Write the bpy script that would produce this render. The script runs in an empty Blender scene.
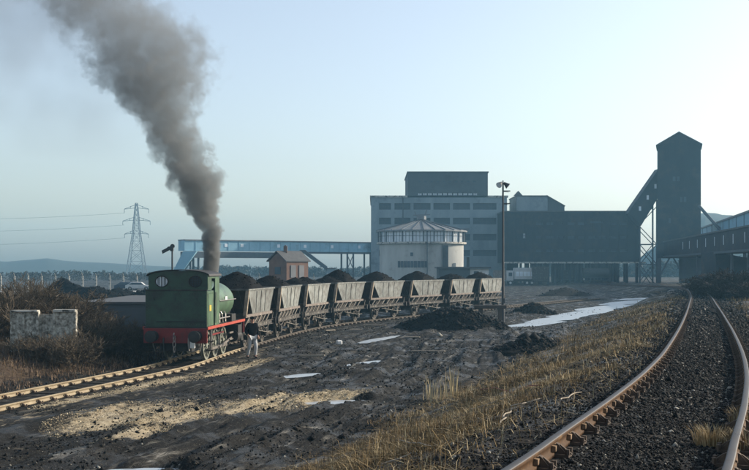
import bpy, bmesh, math, random
import numpy as np
from mathutils import Vector, Matrix

# ------------------------------------------------------------------ camera, sky, sun, exposure
SC = bpy.context.scene
COL = SC.collection
F = 1100.0; HC = 3.9; CX = 374.5; HY = 267.0
cam_d = bpy.data.cameras.new('camera'); cam = bpy.data.objects.new('camera', cam_d); COL.objects.link(cam)
cam.location = (0, 0, HC); cam.rotation_euler = (math.radians(90), 0, 0)
cam_d.sensor_width = 36; cam_d.lens = F/749*36; cam_d.shift_y = 32/749
cam_d.clip_start = 0.1; cam_d.clip_end = 9000
SC.camera = cam
SUN_EL = math.radians(21); SUN_AZ = math.radians(23)      # azimuth from +X towards +Y
w = bpy.data.worlds.new('World'); SC.world = w; w.use_nodes = True
nt = w.node_tree; nt.nodes.clear()
sky = nt.nodes.new('ShaderNodeTexSky'); sky.sky_type = 'NISHITA'; sky.sun_disc = False
sky.sun_elevation = SUN_EL; sky.sun_rotation = math.radians(90)-SUN_AZ
sky.air_density = 1.0; sky.dust_density = 2.0; sky.ozone_density = 2.0
bg = nt.nodes.new('ShaderNodeBackground'); bg.inputs[1].default_value = 0.15
wo = nt.nodes.new('ShaderNodeOutputWorld')
hs_ = nt.nodes.new('ShaderNodeHueSaturation'); hs_.inputs['Saturation'].default_value = .68; hs_.inputs['Value'].default_value = 1.0
nt.links.new(sky.outputs[0], hs_.inputs['Color']); nt.links.new(hs_.outputs[0], bg.inputs[0]); nt.links.new(bg.outputs[0], wo.inputs[0])
sd = bpy.data.lights.new('sun', 'SUN'); sd.energy = 4.2; sd.angle = math.radians(0.55); sd.color = (1.0, 0.89, 0.74)
sun = bpy.data.objects.new('sun', sd); COL.objects.link(sun); sun.location = (60, 30, 60)
sun.rotation_euler = Vector((math.cos(SUN_EL)*math.cos(SUN_AZ), math.cos(SUN_EL)*math.sin(SUN_AZ), math.sin(SUN_EL))).to_track_quat('Z', 'Y').to_euler()
SC.view_settings.view_transform = 'Standard'; SC.view_settings.look = 'None'
SC.view_settings.exposure = 0.56; SC.view_settings.gamma = 1.0
SC.cycles.use_denoising = True
SC.cycles.volume_bounces = 1; SC.cycles.max_bounces = 6; SC.cycles.volume_step_rate = 1.0
SC.cycles.transparent_max_bounces = 12; SC.cycles.volume_max_steps = 256

random.seed(7); RNG = np.random.default_rng(7)
PI = math.pi

# ------------------------------------------------------------------ helpers
def P(px, py, D):
    return Vector(((px-CX)/F*D, D, HC+(HY-py)/F*D))
def X(px, D): return (px-CX)/F*D
def Z(py, D): return HC+(HY-py)/F*D

def tag(o, label=None, cat=None, group=None, kind=None):
    if label: o['label'] = label
    if cat: o['category'] = cat
    if group: o['group'] = group
    if kind: o['kind'] = kind
    return o
def empty(name, loc=(0, 0, 0), rz=0, label=None, cat=None, group=None, kind=None):
    o = bpy.data.objects.new(name, None); COL.objects.link(o)
    o.location = loc; o.rotation_euler = (0, 0, rz); o.empty_display_size = .3
    return tag(o, label, cat, group, kind)
def link_mesh(name, me, parent=None, loc=None, rz=0):
    o = bpy.data.objects.new(name, me); COL.objects.link(o)
    if parent: o.parent = parent
    if loc is not None: o.location = loc
    o.rotation_euler = (0, 0, rz)
    return o
def copy_tree(o, parent=None):
    c = o.copy(); COL.objects.link(c); c.parent = parent
    for ch in list(o.children): copy_tree(ch, c)
    return c
def np_mesh(name, V, Fc, m, attrs=None, smooth=False):
    """V (n,3), Fc (m,k) int"""
    me = bpy.data.meshes.new(name)
    V = np.ascontiguousarray(V, dtype=np.float32); Fc = np.ascontiguousarray(Fc, dtype=np.int32)
    k = Fc.shape[1]
    me.vertices.add(len(V)); me.vertices.foreach_set('co', V.ravel())
    me.loops.add(Fc.size); me.loops.foreach_set('vertex_index', Fc.ravel())
    me.polygons.add(len(Fc)); me.polygons.foreach_set('loop_start', np.arange(0, Fc.size, k, dtype=np.int32))
    if smooth: me.polygons.foreach_set('use_smooth', np.ones(len(Fc), dtype=bool))
    me.update(calc_edges=True)
    if attrs:
        for an, av in attrs.items():
            a = me.attributes.new(an, 'FLOAT', 'POINT'); a.data.foreach_set('value', np.ascontiguousarray(av, dtype=np.float32))
    me.materials.append(m)
    return me

class MB:
    def __init__(s): s.v = []; s.f = []
    def add(s, vs, fs):
        n = len(s.v); s.v += [tuple(p) for p in vs]; s.f += [tuple(i+n for i in f) for f in fs]; return s
    def hexa(s, p):  # p: 8 points, bottom 4 ccw then top 4
        return s.add(p, [(3, 2, 1, 0), (4, 5, 6, 7), (0, 1, 5, 4), (1, 2, 6, 5), (2, 3, 7, 6), (3, 0, 4, 7)])
    def box(s, x0, x1, y0, y1, z0, z1):
        return s.hexa([(x0, y0, z0), (x1, y0, z0), (x1, y1, z0), (x0, y1, z0), (x0, y0, z1), (x1, y0, z1), (x1, y1, z1), (x0, y1, z1)])
    def bar(s, a, b, w, h=None, up=(0, 0, 1)):
        h = w if h is None else h
        a = Vector(a); b = Vector(b); d = (b-a).normalized(); u = Vector(up)
        if abs(d.dot(u)) > .97: u = Vector((1, 0, 0))
        r = d.cross(u).normalized(); u = r.cross(d).normalized()
        r *= w/2; u *= h/2
        return s.hexa([a-r-u, a+r-u, b+r-u, b-r-u, a-r+u, a+r+u, b+r+u, b-r+u])
    def tube(s, pts, r, n=8, cap=True):
        pts = [Vector(p) for p in pts]; rs = r if isinstance(r, (list, tuple)) else [r]*len(pts)
        base = len(s.v); prev = None
        for i, p in enumerate(pts):
            d = (pts[min(i+1, len(pts)-1)]-pts[max(i-1, 0)]).normalized()
            if prev is None:
                u = Vector((0, 0, 1)) if abs(d.z) < .9 else Vector((1, 0, 0))
                rr = d.cross(u).normalized()
            else: rr = (prev-d*prev.dot(d)).normalized()
            prev = rr; uu = rr.cross(d)
            for k in range(n):
                a = 2*PI*k/n; s.v.append(tuple(p+rr*(math.cos(a)*rs[i])+uu*(math.sin(a)*rs[i])))
        for i in range(len(pts)-1):
            for k in range(n):
                a = base+i*n+k; b = base+i*n+(k+1) % n
                s.f.append((a, b, b+n, a+n))
        if cap:
            s.f.append(tuple(base+k for k in range(n))); s.f.append(tuple(base+(len(pts)-1)*n+k for k in reversed(range(n))))
        return s
    def cyl(s, c, axis, r, l, n=16, r2=None):
        c = Vector(c); ax = Vector(axis).normalized()
        return s.tube([c-ax*l/2, c+ax*l/2], [r, r if r2 is None else r2], n)
    def prism(s, prof, fn0, fn1):
        """profile points mapped by fn0/fn1 to the two end loops"""
        n = len(prof)
        return s.add([fn0(p) for p in prof]+[fn1(p) for p in prof],
                     [tuple(range(n)), tuple(n+i for i in reversed(range(n)))]+[(i, n+i, n+(i+1) % n, (i+1) % n) for i in range(n)])
    def quad(s, a, b, c, d): return s.add([a, b, c, d], [(0, 1, 2, 3)])
    def mesh(s, name, m, smooth=False, fix=True):
        me = bpy.data.meshes.new(name); me.from_pydata(s.v, [], s.f); me.update()
        if fix:
            bm = bmesh.new(); bm.from_mesh(me); bmesh.ops.recalc_face_normals(bm, faces=bm.faces); bm.to_mesh(me); bm.free()
        if smooth:
            me.polygons.foreach_set('use_smooth', [True]*len(me.polygons))
        me.materials.append(m); return me
    def build(s, name, m, parent=None, loc=None, rz=0, smooth=False, bevel=0, auto=None):
        me = s.mesh(name, m, smooth)
        if auto is not None:
            me.polygons.foreach_set('use_smooth', [True]*len(me.polygons))
            bm = bmesh.new(); bm.from_mesh(me)
            for e in bm.edges:
                if len(e.link_faces) == 2 and e.calc_face_angle() > auto: e.smooth = False
            bm.to_mesh(me); bm.free()
        o = link_mesh(name, me, parent, loc, rz)
        if bevel:
            b = o.modifiers.new('bevel', 'BEVEL'); b.width = bevel; b.segments = 1; b.limit_method = 'ANGLE'
        return o

# ---- numpy noise
def _h(ix, iy, seed):
    n = (ix.astype(np.int64)*374761393+iy.astype(np.int64)*668265263+seed*1442695041) & 0x7fffffff
    n = ((n ^ (n >> 13))*1274126177) & 0x7fffffff
    return ((n ^ (n >> 16)) & 0xffff)/65535.0
def vn(x, y, seed=0):
    x = np.asarray(x, float); y = np.asarray(y, float)
    ix = np.floor(x); iy = np.floor(y); fx = x-ix; fy = y-iy
    fx = fx*fx*(3-2*fx); fy = fy*fy*(3-2*fy)
    a = _h(ix, iy, seed); b = _h(ix+1, iy, seed); c = _h(ix, iy+1, seed); d = _h(ix+1, iy+1, seed)
    return (a*(1-fx)+b*fx)*(1-fy)+(c*(1-fx)+d*fx)*fy
def fbm(x, y, seed=0, oct=4, gain=.5):
    r = 0; a = 1; t = 0
    for o in range(oct):
        r = r+a*vn(x*2**o, y*2**o, seed+o*17); t += a; a *= gain
    return r/t-.5
def sstep(a, b, x):
    t = np.clip((np.asarray(x, float)-a)/(b-a), 0, 1); return t*t*(3-2*t)

# ------------------------------------------------------------------ materials
def mat(name, c1, c2=None, rough=.8, scale=3., metal=0., bump=.15, bscale=None, c3=None, s3=.8, t3=(.55, .7), streak=None, spec=.35,
        detail=6, coord='Object', vary=0.0, bdist=.02):
    m = bpy.data.materials.new(name); m.use_nodes = True; n = m.node_tree.nodes; l = m.node_tree.links
    b = n['Principled BSDF']; b.inputs['Roughness'].default_value = rough; b.inputs['Metallic'].default_value = metal
    b.inputs['Specular IOR Level'].default_value = spec
    tc = n.new('ShaderNodeTexCoord'); co = tc.outputs[coord]
    if coord == 'World':
        pass
    c2 = c2 or tuple(v*.7 for v in c1)
    nz = n.new('ShaderNodeTexNoise'); nz.inputs['Scale'].default_value = scale; nz.inputs['Detail'].default_value = detail
    nz.inputs['Roughness'].default_value = .65
    if streak:
        mp = n.new('ShaderNodeMapping'); mp.inputs['Scale'].default_value = streak; l.new(co, mp.inputs[0]); l.new(mp.outputs[0], nz.inputs[0])
    else: l.new(co, nz.inputs[0])
    rp = n.new('ShaderNodeMapRange'); rp.inputs[1].default_value = .32; rp.inputs[2].default_value = .68; l.new(nz.outputs[0], rp.inputs[0])
    mx = n.new('ShaderNodeMix'); mx.data_type = 'RGBA'; l.new(rp.outputs[0], mx.inputs[0])
    mx.inputs[6].default_value = (*c1, 1); mx.inputs[7].default_value = (*c2, 1)
    out = mx.outputs[2]
    if c3:
        n3 = n.new('ShaderNodeTexNoise'); n3.inputs['Scale'].default_value = s3; n3.inputs['Detail'].default_value = 8; n3.inputs['Roughness'].default_value = .7
        l.new(co, n3.inputs[0])
        r3 = n.new('ShaderNodeMapRange'); r3.inputs[1].default_value = t3[0]; r3.inputs[2].default_value = t3[1]; l.new(n3.outputs[0], r3.inputs[0])
        m3 = n.new('ShaderNodeMix'); m3.data_type = 'RGBA'; l.new(r3.outputs[0], m3.inputs[0]); l.new(out, m3.inputs[6]); m3.inputs[7].default_value = (*c3, 1)
        out = m3.outputs[2]
    if vary:
        oi = n.new('ShaderNodeObjectInfo'); hs = n.new('ShaderNodeHueSaturation'); mr = n.new('ShaderNodeMapRange')
        mr.inputs[3].default_value = 1-vary; mr.inputs[4].default_value = 1+vary
        l.new(oi.outputs['Random'], mr.inputs[0]); l.new(mr.outputs[0], hs.inputs['Value']); l.new(out, hs.inputs['Color']); out = hs.outputs[0]
    l.new(out, b.inputs['Base Color'])
    if bump:
        nb = n.new('ShaderNodeTexNoise'); nb.inputs['Scale'].default_value = bscale or scale*6; nb.inputs['Detail'].default_value = 5; l.new(co, nb.inputs[0])
        bp = n.new('ShaderNodeBump'); bp.inputs['Strength'].default_value = bump; bp.inputs['Distance'].default_value = bdist
        l.new(nb.outputs[0], bp.inputs['Height']); l.new(bp.outputs[0], b.inputs['Normal'])
    return m

M = {}
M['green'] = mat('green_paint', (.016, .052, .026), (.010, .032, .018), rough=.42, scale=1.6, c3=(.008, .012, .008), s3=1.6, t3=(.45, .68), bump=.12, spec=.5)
M['green_sunlit'] = mat('sunlit_green_paint', (.085, .155, .08), (.05, .095, .052), rough=.42, scale=2., c3=(.025, .035, .022), s3=1.8, t3=(.46, .68), bump=.1, spec=.5)  # lighter copy of the green with sunlight put into the colour
M['red'] = mat('red_paint', (.2, .014, .012), (.12, .011, .01), rough=.5, scale=2.5, c3=(.06, .02, .015), s3=2.2, bump=.08)
M['black'] = mat('oily_black', (.016, .015, .014), (.03, .026, .022), rough=.55, scale=4, c3=(.06, .045, .03), s3=3, bump=.15)
M['steel'] = mat('bare_steel', (.32, .3, .28), (.2, .17, .14), rough=.42, scale=6, metal=.5, bump=.1)
M['glass'] = mat('window_glass', (.05, .075, .095), (.035, .055, .075), rough=.35, scale=1, bump=0, spec=.3)
M['pane_pale'] = mat('sky_bright_glass', (.75, .8, .82), (.6, .66, .7), rough=.4, scale=.6, bump=0, spec=.6)  # pale colour paints the brightness of the sky onto the panes
M['yellow'] = mat('yellow_mark', (.6, .42, .04), (.5, .32, .04), rough=.5)
M['white'] = mat('white_paint', (.7, .7, .68), (.55, .54, .5), rough=.5, scale=1.5)
M['tan_cream'] = mat('cream_line', (.45, .46, .28), rough=.5)
M['hopper'] = mat('weathered_hopper_paint', (.25, .262, .24), (.13, .138, .126), rough=.75, scale=1.4, streak=(1, 1, .25), c3=(.06, .052, .042), s3=2.2, t3=(.42, .66), bump=.2, vary=.25)
M['hopper_dark'] = mat('dark_hopper_end', (.09, .075, .06), (.05, .042, .036), rough=.85, scale=2, c3=(.16, .09, .045), s3=1.2, bump=.2, vary=.1)  # ends and chutes darker and browner than the side plates
M['rust'] = mat('rusty_post', (.34, .28, .2), (.16, .11, .07), rough=.85, scale=3, c3=(.4, .37, .3), s3=2)
M['frame'] = mat('wagon_frame_grime', (.06, .052, .044), (.028, .025, .022), rough=.8, scale=2.5, c3=(.2, .18, .15), s3=3.4, t3=(.54, .66), vary=.12)
M['strut'] = mat('pale_grimy_strut', (.26, .24, .2), (.10, .085, .07), rough=.8, scale=3)
M['waist'] = mat('faded_rust_beam', (.2, .17, .145), (.11, .085, .07), rough=.8, scale=3, c3=(.4, .36, .3), s3=2)
M['coal'] = mat('coal', (.007, .007, .0075), (.014, .014, .014), rough=.95, spec=.06, scale=9, bump=.7, bscale=14, bdist=.06)
M['wheelblack'] = mat('wheel_grime', (.05, .043, .036), (.1, .085, .065), rough=.7, scale=4)
M['wheelgreen'] = mat('wheel_pale_dust', (.24, .25, .2), (.13, .13, .1), rough=.6, scale=4)
M['rail'] = mat('rusty_rail', (.10, .05, .02), (.042, .024, .013), rough=.75, scale=7, c3=(.17, .10, .045), s3=2.5, spec=.1, bump=.3, bscale=60, bdist=.004)
M['railhead'] = mat('worn_rail_head', (.06, .064, .07), (.055, .046, .04), rough=.62, scale=5, metal=.3, bump=.12, bscale=50, bdist=.003)
M['rail_shaded'] = mat('shaded_rail', (.1, .08, .06), (.05, .04, .03), rough=.8, scale=3)  # darker rail copy, the wagons' shade painted into its colour
M['rail_sunny'] = mat('sunlit_rail', (.32, .26, .165), (.19, .14, .08), rough=.7, scale=3, bump=.2)  # lighter rail copy, sunlight painted into its tan
M['chair'] = mat('rusty_chair', (.11, .075, .048), (.05, .033, .024), rough=.85, scale=9, bump=.5, bscale=50, bdist=.006, vary=.2)
M['key'] = mat('wooden_key', (.3, .2, .11), (.16, .1, .06), rough=.85, scale=9, vary=.2)
M['sleeper'] = mat('oily_sleeper', (.02, .017, .014), (.04, .033, .026), rough=.95, spec=.08, scale=3, streak=(.6, 8, 8), bump=.5, vary=.2)
M['brick'] = mat('brick_wall', (.2, .115, .08), (.13, .075, .055), rough=.9, scale=.9, c3=(.08, .07, .06), s3=.5)
M['brick_far'] = mat('sooty_brick', (.085, .095, .1), (.06, .07, .075), rough=.9, scale=.25, c3=(.05, .05, .05), s3=.15, bump=.1)
M['render_pale'] = mat('stained_render', (.25, .30, .32), (.17, .21, .23), rough=.9, scale=.35, streak=(1, 1, .3), c3=(.1, .12, .13), s3=.25, bump=.1)
M['silo'] = mat('pale_concrete', (.46, .46, .42), (.3, .3, .28), rough=.85, scale=.4, streak=(1, 1, .25), c3=(.22, .2, .17), s3=.4)
M['cladding'] = mat('dark_sheet_cladding', (.016, .026, .034), (.009, .015, .02), rough=.7, scale=.4, streak=(1, 1, .3), c3=(.045, .04, .036), s3=.35, t3=(.5, .66), bump=.1)
M['roof_pale'] = mat('pale_roof_sheet', (.2, .2, .2), (.14, .145, .15), rough=.7, scale=.7)
M['blue_clad'] = mat('blue_grey_cladding', (.26, .46, .56), (.2, .37, .46), rough=.6, scale=.4, c3=(.16, .25, .3), s3=.3)
M['girder'] = mat('painted_girder', (.07, .085, .1), (.05, .06, .07), rough=.6, scale=1)
M['slate'] = mat('slate_roof', (.09, .09, .09), (.06, .06, .06), rough=.7, scale=2)
M['galv'] = mat('galvanised_steel', (.16, .17, .18), (.12, .13, .14), rough=.5, scale=2, metal=.3)
M['concrete'] = mat('weathered_concrete', (.5, .48, .42), (.38, .36, .31), rough=.9, scale=2.2, c3=(.06, .055, .045), s3=2.1, t3=(.5, .6), bump=.5)
M['postwood'] = mat('tarred_timber', (.05, .04, .032), (.085, .065, .05), rough=.9, scale=4, bump=.4)
M['stone_dark'] = mat('cinder', (.02, .02, .02), (.05, .047, .043), rough=.5, scale=3, bump=.2, spec=.5)
M['lampgrey'] = mat('lamp_post_grey', (.05, .05, .052), (.035, .035, .036), rough=.6)
M['skin'] = mat('skin', (.5, .3, .22), rough=.6, bump=0)
M['jacket'] = mat('dark_jacket', (.006, .006, .008), (.011, .011, .013), rough=.95, spec=.05, scale=6)
M['trousers'] = mat('pale_trousers', (.52, .53, .52), (.38, .39, .4), rough=.9, scale=5, bump=.3)
M['plastic_white'] = mat('painted_body_white', (.55, .55, .53), (.4, .4, .38), rough=.5, scale=.8)
M['tyre'] = mat('tyre_rubber', (.02, .02, .02), rough=.85)
M['twig'] = mat('bare_twigs', (.13, .1, .065), (.06, .047, .033), rough=.9, scale=1.5, bump=0, vary=.25)
M['hill'] = mat('far_hillside', (.035, .04, .03), (.025, .03, .022), rough=1, scale=.01, bump=0)
M['wood_far'] = mat('far_wood', (.05, .05, .038), (.035, .036, .03), rough=1, scale=.05, bump=0)
M['road'] = mat('pale_concrete_road', (.36, .35, .33), (.28, .27, .25), rough=.9, scale=.3)
M['plank'] = mat('weathered_plank', (.36, .31, .24), (.24, .2, .15), rough=.9, scale=3, streak=(8, 1, 1))

def tint_mat(name, stops, rough=.85, bump=0, spec=.2, trans=0):
    m = bpy.data.materials.new(name); m.use_nodes = True; n = m.node_tree.nodes; l = m.node_tree.links
    b = n['Principled BSDF']; b.inputs['Roughness'].default_value = rough; b.inputs['Specular IOR Level'].default_value = spec
    a = n.new('ShaderNodeAttribute'); a.attribute_name = 'tint'
    r = n.new('ShaderNodeValToRGB')
    while len(r.color_ramp.elements) < len(stops): r.color_ramp.elements.new(.5)
    for e, (p, c) in zip(r.color_ramp.elements, stops): e.position = p; e.color = (*c, 1)
    l.new(a.outputs['Fac'], r.inputs[0]); l.new(r.outputs[0], b.inputs['Base Color'])
    return m
M['grass'] = tint_mat('dry_grass', [(0, (.03, .022, .013)), (.4, (.13, .086, .036)), (.75, (.28, .195, .088)), (1, (.52, .43, .26))])
M['stone'] = tint_mat('cinders_and_stones', [(0, (.004, .004, .0045)), (.62, (.011, .011, .011)), (.88, (.03, .028, .025)), (.97, (.12, .11, .09)), (1, (.4, .38, .32))], rough=.85, spec=.12)
M['litter'] = tint_mat('leaf_litter', [(0, (.03, .022, .016)), (.5, (.1, .06, .035)), (1, (.28, .2, .13))])
M['sand'] = tint_mat('pale_limestone_grit', [(0, (.12, .10, .07)), (.5, (.36, .29, .18)), (1, (.6, .54, .4))], rough=.8)

# ------------------------------------------------------------------ paths
def catmull(pts, step=.25):
    pts = np.array(pts, float); p = np.vstack([2*pts[0]-pts[1], pts, 2*pts[-1]-pts[-2]]); out = []
    for i in range(1, len(p)-2):
        t = np.linspace(0, 1, 30, endpoint=False)[:, None]
        a, b, c, d = p[i-1], p[i], p[i+1], p[i+2]
        out.append(.5*((2*b)+(-a+c)*t+(2*a-5*b+4*c-d)*t**2+(-a+3*b-3*c+d)*t**3))
    out = np.vstack(out+[pts[-1:]])
    s = np.concatenate([[0], np.cumsum(np.hypot(*np.diff(out[:, :2], axis=0).T))])
    n = int(s[-1]/step); q = np.linspace(0, s[-1], n+1)
    return np.stack([np.interp(q, s, out[:, k]) for k in range(out.shape[1])], 1), q
def Ht(D): return np.interp(D, [0, 8, 12, 21, 30, 38, 62, 98, 131, 200, 300], [1.48, 1.48, 1.53, 1.69, 1.8, 1.9, 2.15, 2.4, 2.5, 3.3, 3.7])
right_px = [(470, 615.5), (435, 646), (398, 677.5), (369, 696.5), (345, 704), (322, 705), (305, 702.8), (294, 699.5), (288, 690)]
pts = [(-4.2, -8), (-1.7, -1.0), (.3, 4.3)]
for y, x in right_px:
    D = 10.
    for _ in range(40): D = .5*D+.5*float(Ht(D))*F/(y-HY)
    pts.append(((x-CX)/F*D, D))
pts += [(44, 165), (46, 215)]
RT, RS = catmull(pts)                                  # right track centreline
left_pts = [(-16.5, 8), (-13.6, 18.5), (-10.95, 29.6), (-8.55, 39.0), (-7.75, 42.8), (-7.12, 49.7), (-6.2, 57.0), (-5.2, 64.05), (-3.72, 70.9), (-1.4, 77.6), (1.58, 84.),
            (5., 90.3), (8.1, 96.7), (11.3, 102.9), (15.5, 111), (20.5, 121), (27, 134)]
LT, LS = catmull(left_pts)                             # left track centreline
def path_at(PT, S, s):
    p = np.array([np.interp(s, S, PT[:, k]) for k in range(2)]); e = .3
    a = np.array([np.interp(s-e, S, PT[:, k]) for k in range(2)]); b = np.array([np.interp(s+e, S, PT[:, k]) for k in range(2)])
    d = (b-a)/max(1e-9, np.hypot(*(b-a)))
    return p, d
def pdist(x, y, PT, S, stride=6):
    """signed distance (left positive) and arc length"""
    x = np.asarray(x, float).ravel(); y = np.asarray(y, float).ravel()
    Q = PT[::stride]; SS = S[::stride]
    best = np.full(len(x), 1e18); sd_ = np.zeros(len(x)); sl = np.zeros(len(x))
    for i in range(len(Q)-1):
        a = Q[i]; d = Q[i+1]-a; L2 = d@d
        t = ((x-a[0])*d[0]+(y-a[1])*d[1])/L2
        t = np.clip(t, -1e3 if i == 0 else 0, 1e3 if i == len(Q)-2 else 1)
        ex = x-a[0]-t*d[0]; ey = y-a[1]-t*d[1]; q = ex*ex+ey*ey
        k = q < best
        best[k] = q[k]; sg = np.sign(d[0]*ey-d[1]*ex)
        sd_[k] = (np.sqrt(q)*sg)[k]; sl[k] = (SS[i]+t*(SS[i+1]-SS[i]))[k]
    return sd_, sl

def blob(x, y, cx, cy, a, b, ang):
    c, s = math.cos(ang), math.sin(ang); u = (x-cx)*c+(y-cy)*s; v = -(x-cx)*s+(y-cy)*c
    return np.clip(1-((u/a)**2+(v/b)**2), 0, 1)
SAND = [(-6.4, 29.2, 3.6, 1.5, 1.25), (-5.2, 28.2, 2.0, 1.0, 1.2), (-3.0, 31.3, 3.6, 1.2, 1.15), (-1.5, 32.6, 2.6, .9, 1.0), (-7.4, 36.8, 4., .5, 1.3), (-5.6, 25.4, 1.6, .5, 1.2), (-5.3, 42.5, 4.5, .5, 1.35), (-8.9, 32.2, 2.2, .35, 1.3)]
PUD = [(-1.15, 32.2, .8, .3, .5), (-2.8, 40.0, .95, .25, .9), (-.45, 45.2, 1.2, .25, 1.1), (-4.5, 21.3, .6, .25, .1),
       (.2, 60, 2.6, .3, 1.25), (11.0, 76, 4.0, .65, 1.05), (14.0, 84, 5.5, .8, 1.1), (18.2, 95, 7, 1.0, 1.12), (23.0, 108, 7, 1.2, 1.15),
       (29, 124, 8, 1.3, 1.05), (34, 138, 6, 1.3, .9)]
WZ_ = -.06
def ground_z(x, y, fine=True):
    sh = np.shape(x); x = np.asarray(x, float).ravel(); y = np.asarray(y, float).ravel()
    dR, sR = pdist(x, y, RT, RS); dL, sL = pdist(x, y, LT, LS)
    yr = np.interp(sR, RS, RT[:, 1])
    zb = np.maximum(HC-Ht(yr)-.165, 0.02)
    # bank on the left of the right-hand track
    t = np.clip((dR-1.5)/(6.0+1.0*fbm(x*.2, y*.2, 5, 2)), 0, 1)
    prof = 1-(t*t*(3-2*t)*.45+t*.55)
    prof = np.where(dR < -3.2, 1-.25*sstep(3.2, 9, -dR), prof)
    z = zb*prof
    inb = sstep(1.3, 2.4, dR)*(1-sstep(6.5, 8.5, dR)); side = sstep(1.5, 3, -dR)
    z = z+inb*(.35*fbm(x*.35, y*.35, 9, 3)+.10*fbm(x*1.6, y*1.6, 3, 3))
    z = z+side*(.25*fbm(x*.3, y*.3, 19, 3)+.08*fbm(x*1.6, y*1.6, 13, 3)+.05)
    # ash between and beside the rails
    bed = 1-sstep(1.2, 2.2, np.abs(dR))
    z = z+bed*.028*fbm(x*2, y*2, 31, 3)
    # yard relief: ruts follow the left-hand track
    yard = sstep(6.2, 8.0, dR)
    m_tr = sstep(1.0, 2.0, np.abs(dL))
    rut = fbm(dL*1.0, sL*.10, 41, 4, .6)*.40+fbm(dL*2.6, sL*.12, 43, 4, .6)*.36
    clod = fbm(x*.9, y*.9, 45, 5, .65)*.20
    z = z+yard*m_tr*((rut+clod)*(.35+.65*sstep(1.5, 5, np.abs(dL)))*(1-.6*sstep(90, 160, y)))
    if fine: z = z+(1-bed)*.05*fbm(x*4, y*4, 51, 3, .6)*m_tr*sstep(80, 30, y)
    # rise under the scrub on the left
    z = z+.75*sstep(1.6, 4.6, dL)*(1-sstep(7, 11, dL)*.6)*sstep(62, 44, y)+.25*sstep(1.6, 5, dL)*fbm(x*.5, y*.5, 61, 3)*sstep(62, 44, y)
    # flat spots for the puddles
    for (cx, cy, a, b, ang) in PUD:
        k = sstep(0, .6, blob(x, y, cx, cy, a*1.9, b*2.3, ang)); z = z*(1-k)+(WZ_-.055+.16*(fbm(x*(.9 if cy > 70 else 3.), y*(.9 if cy > 70 else 2.), 71, 4, .6)))*k
    return z.reshape(sh)
def gz(x, y): return float(ground_z(np.array([x]), np.array([y]))[0])

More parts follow.
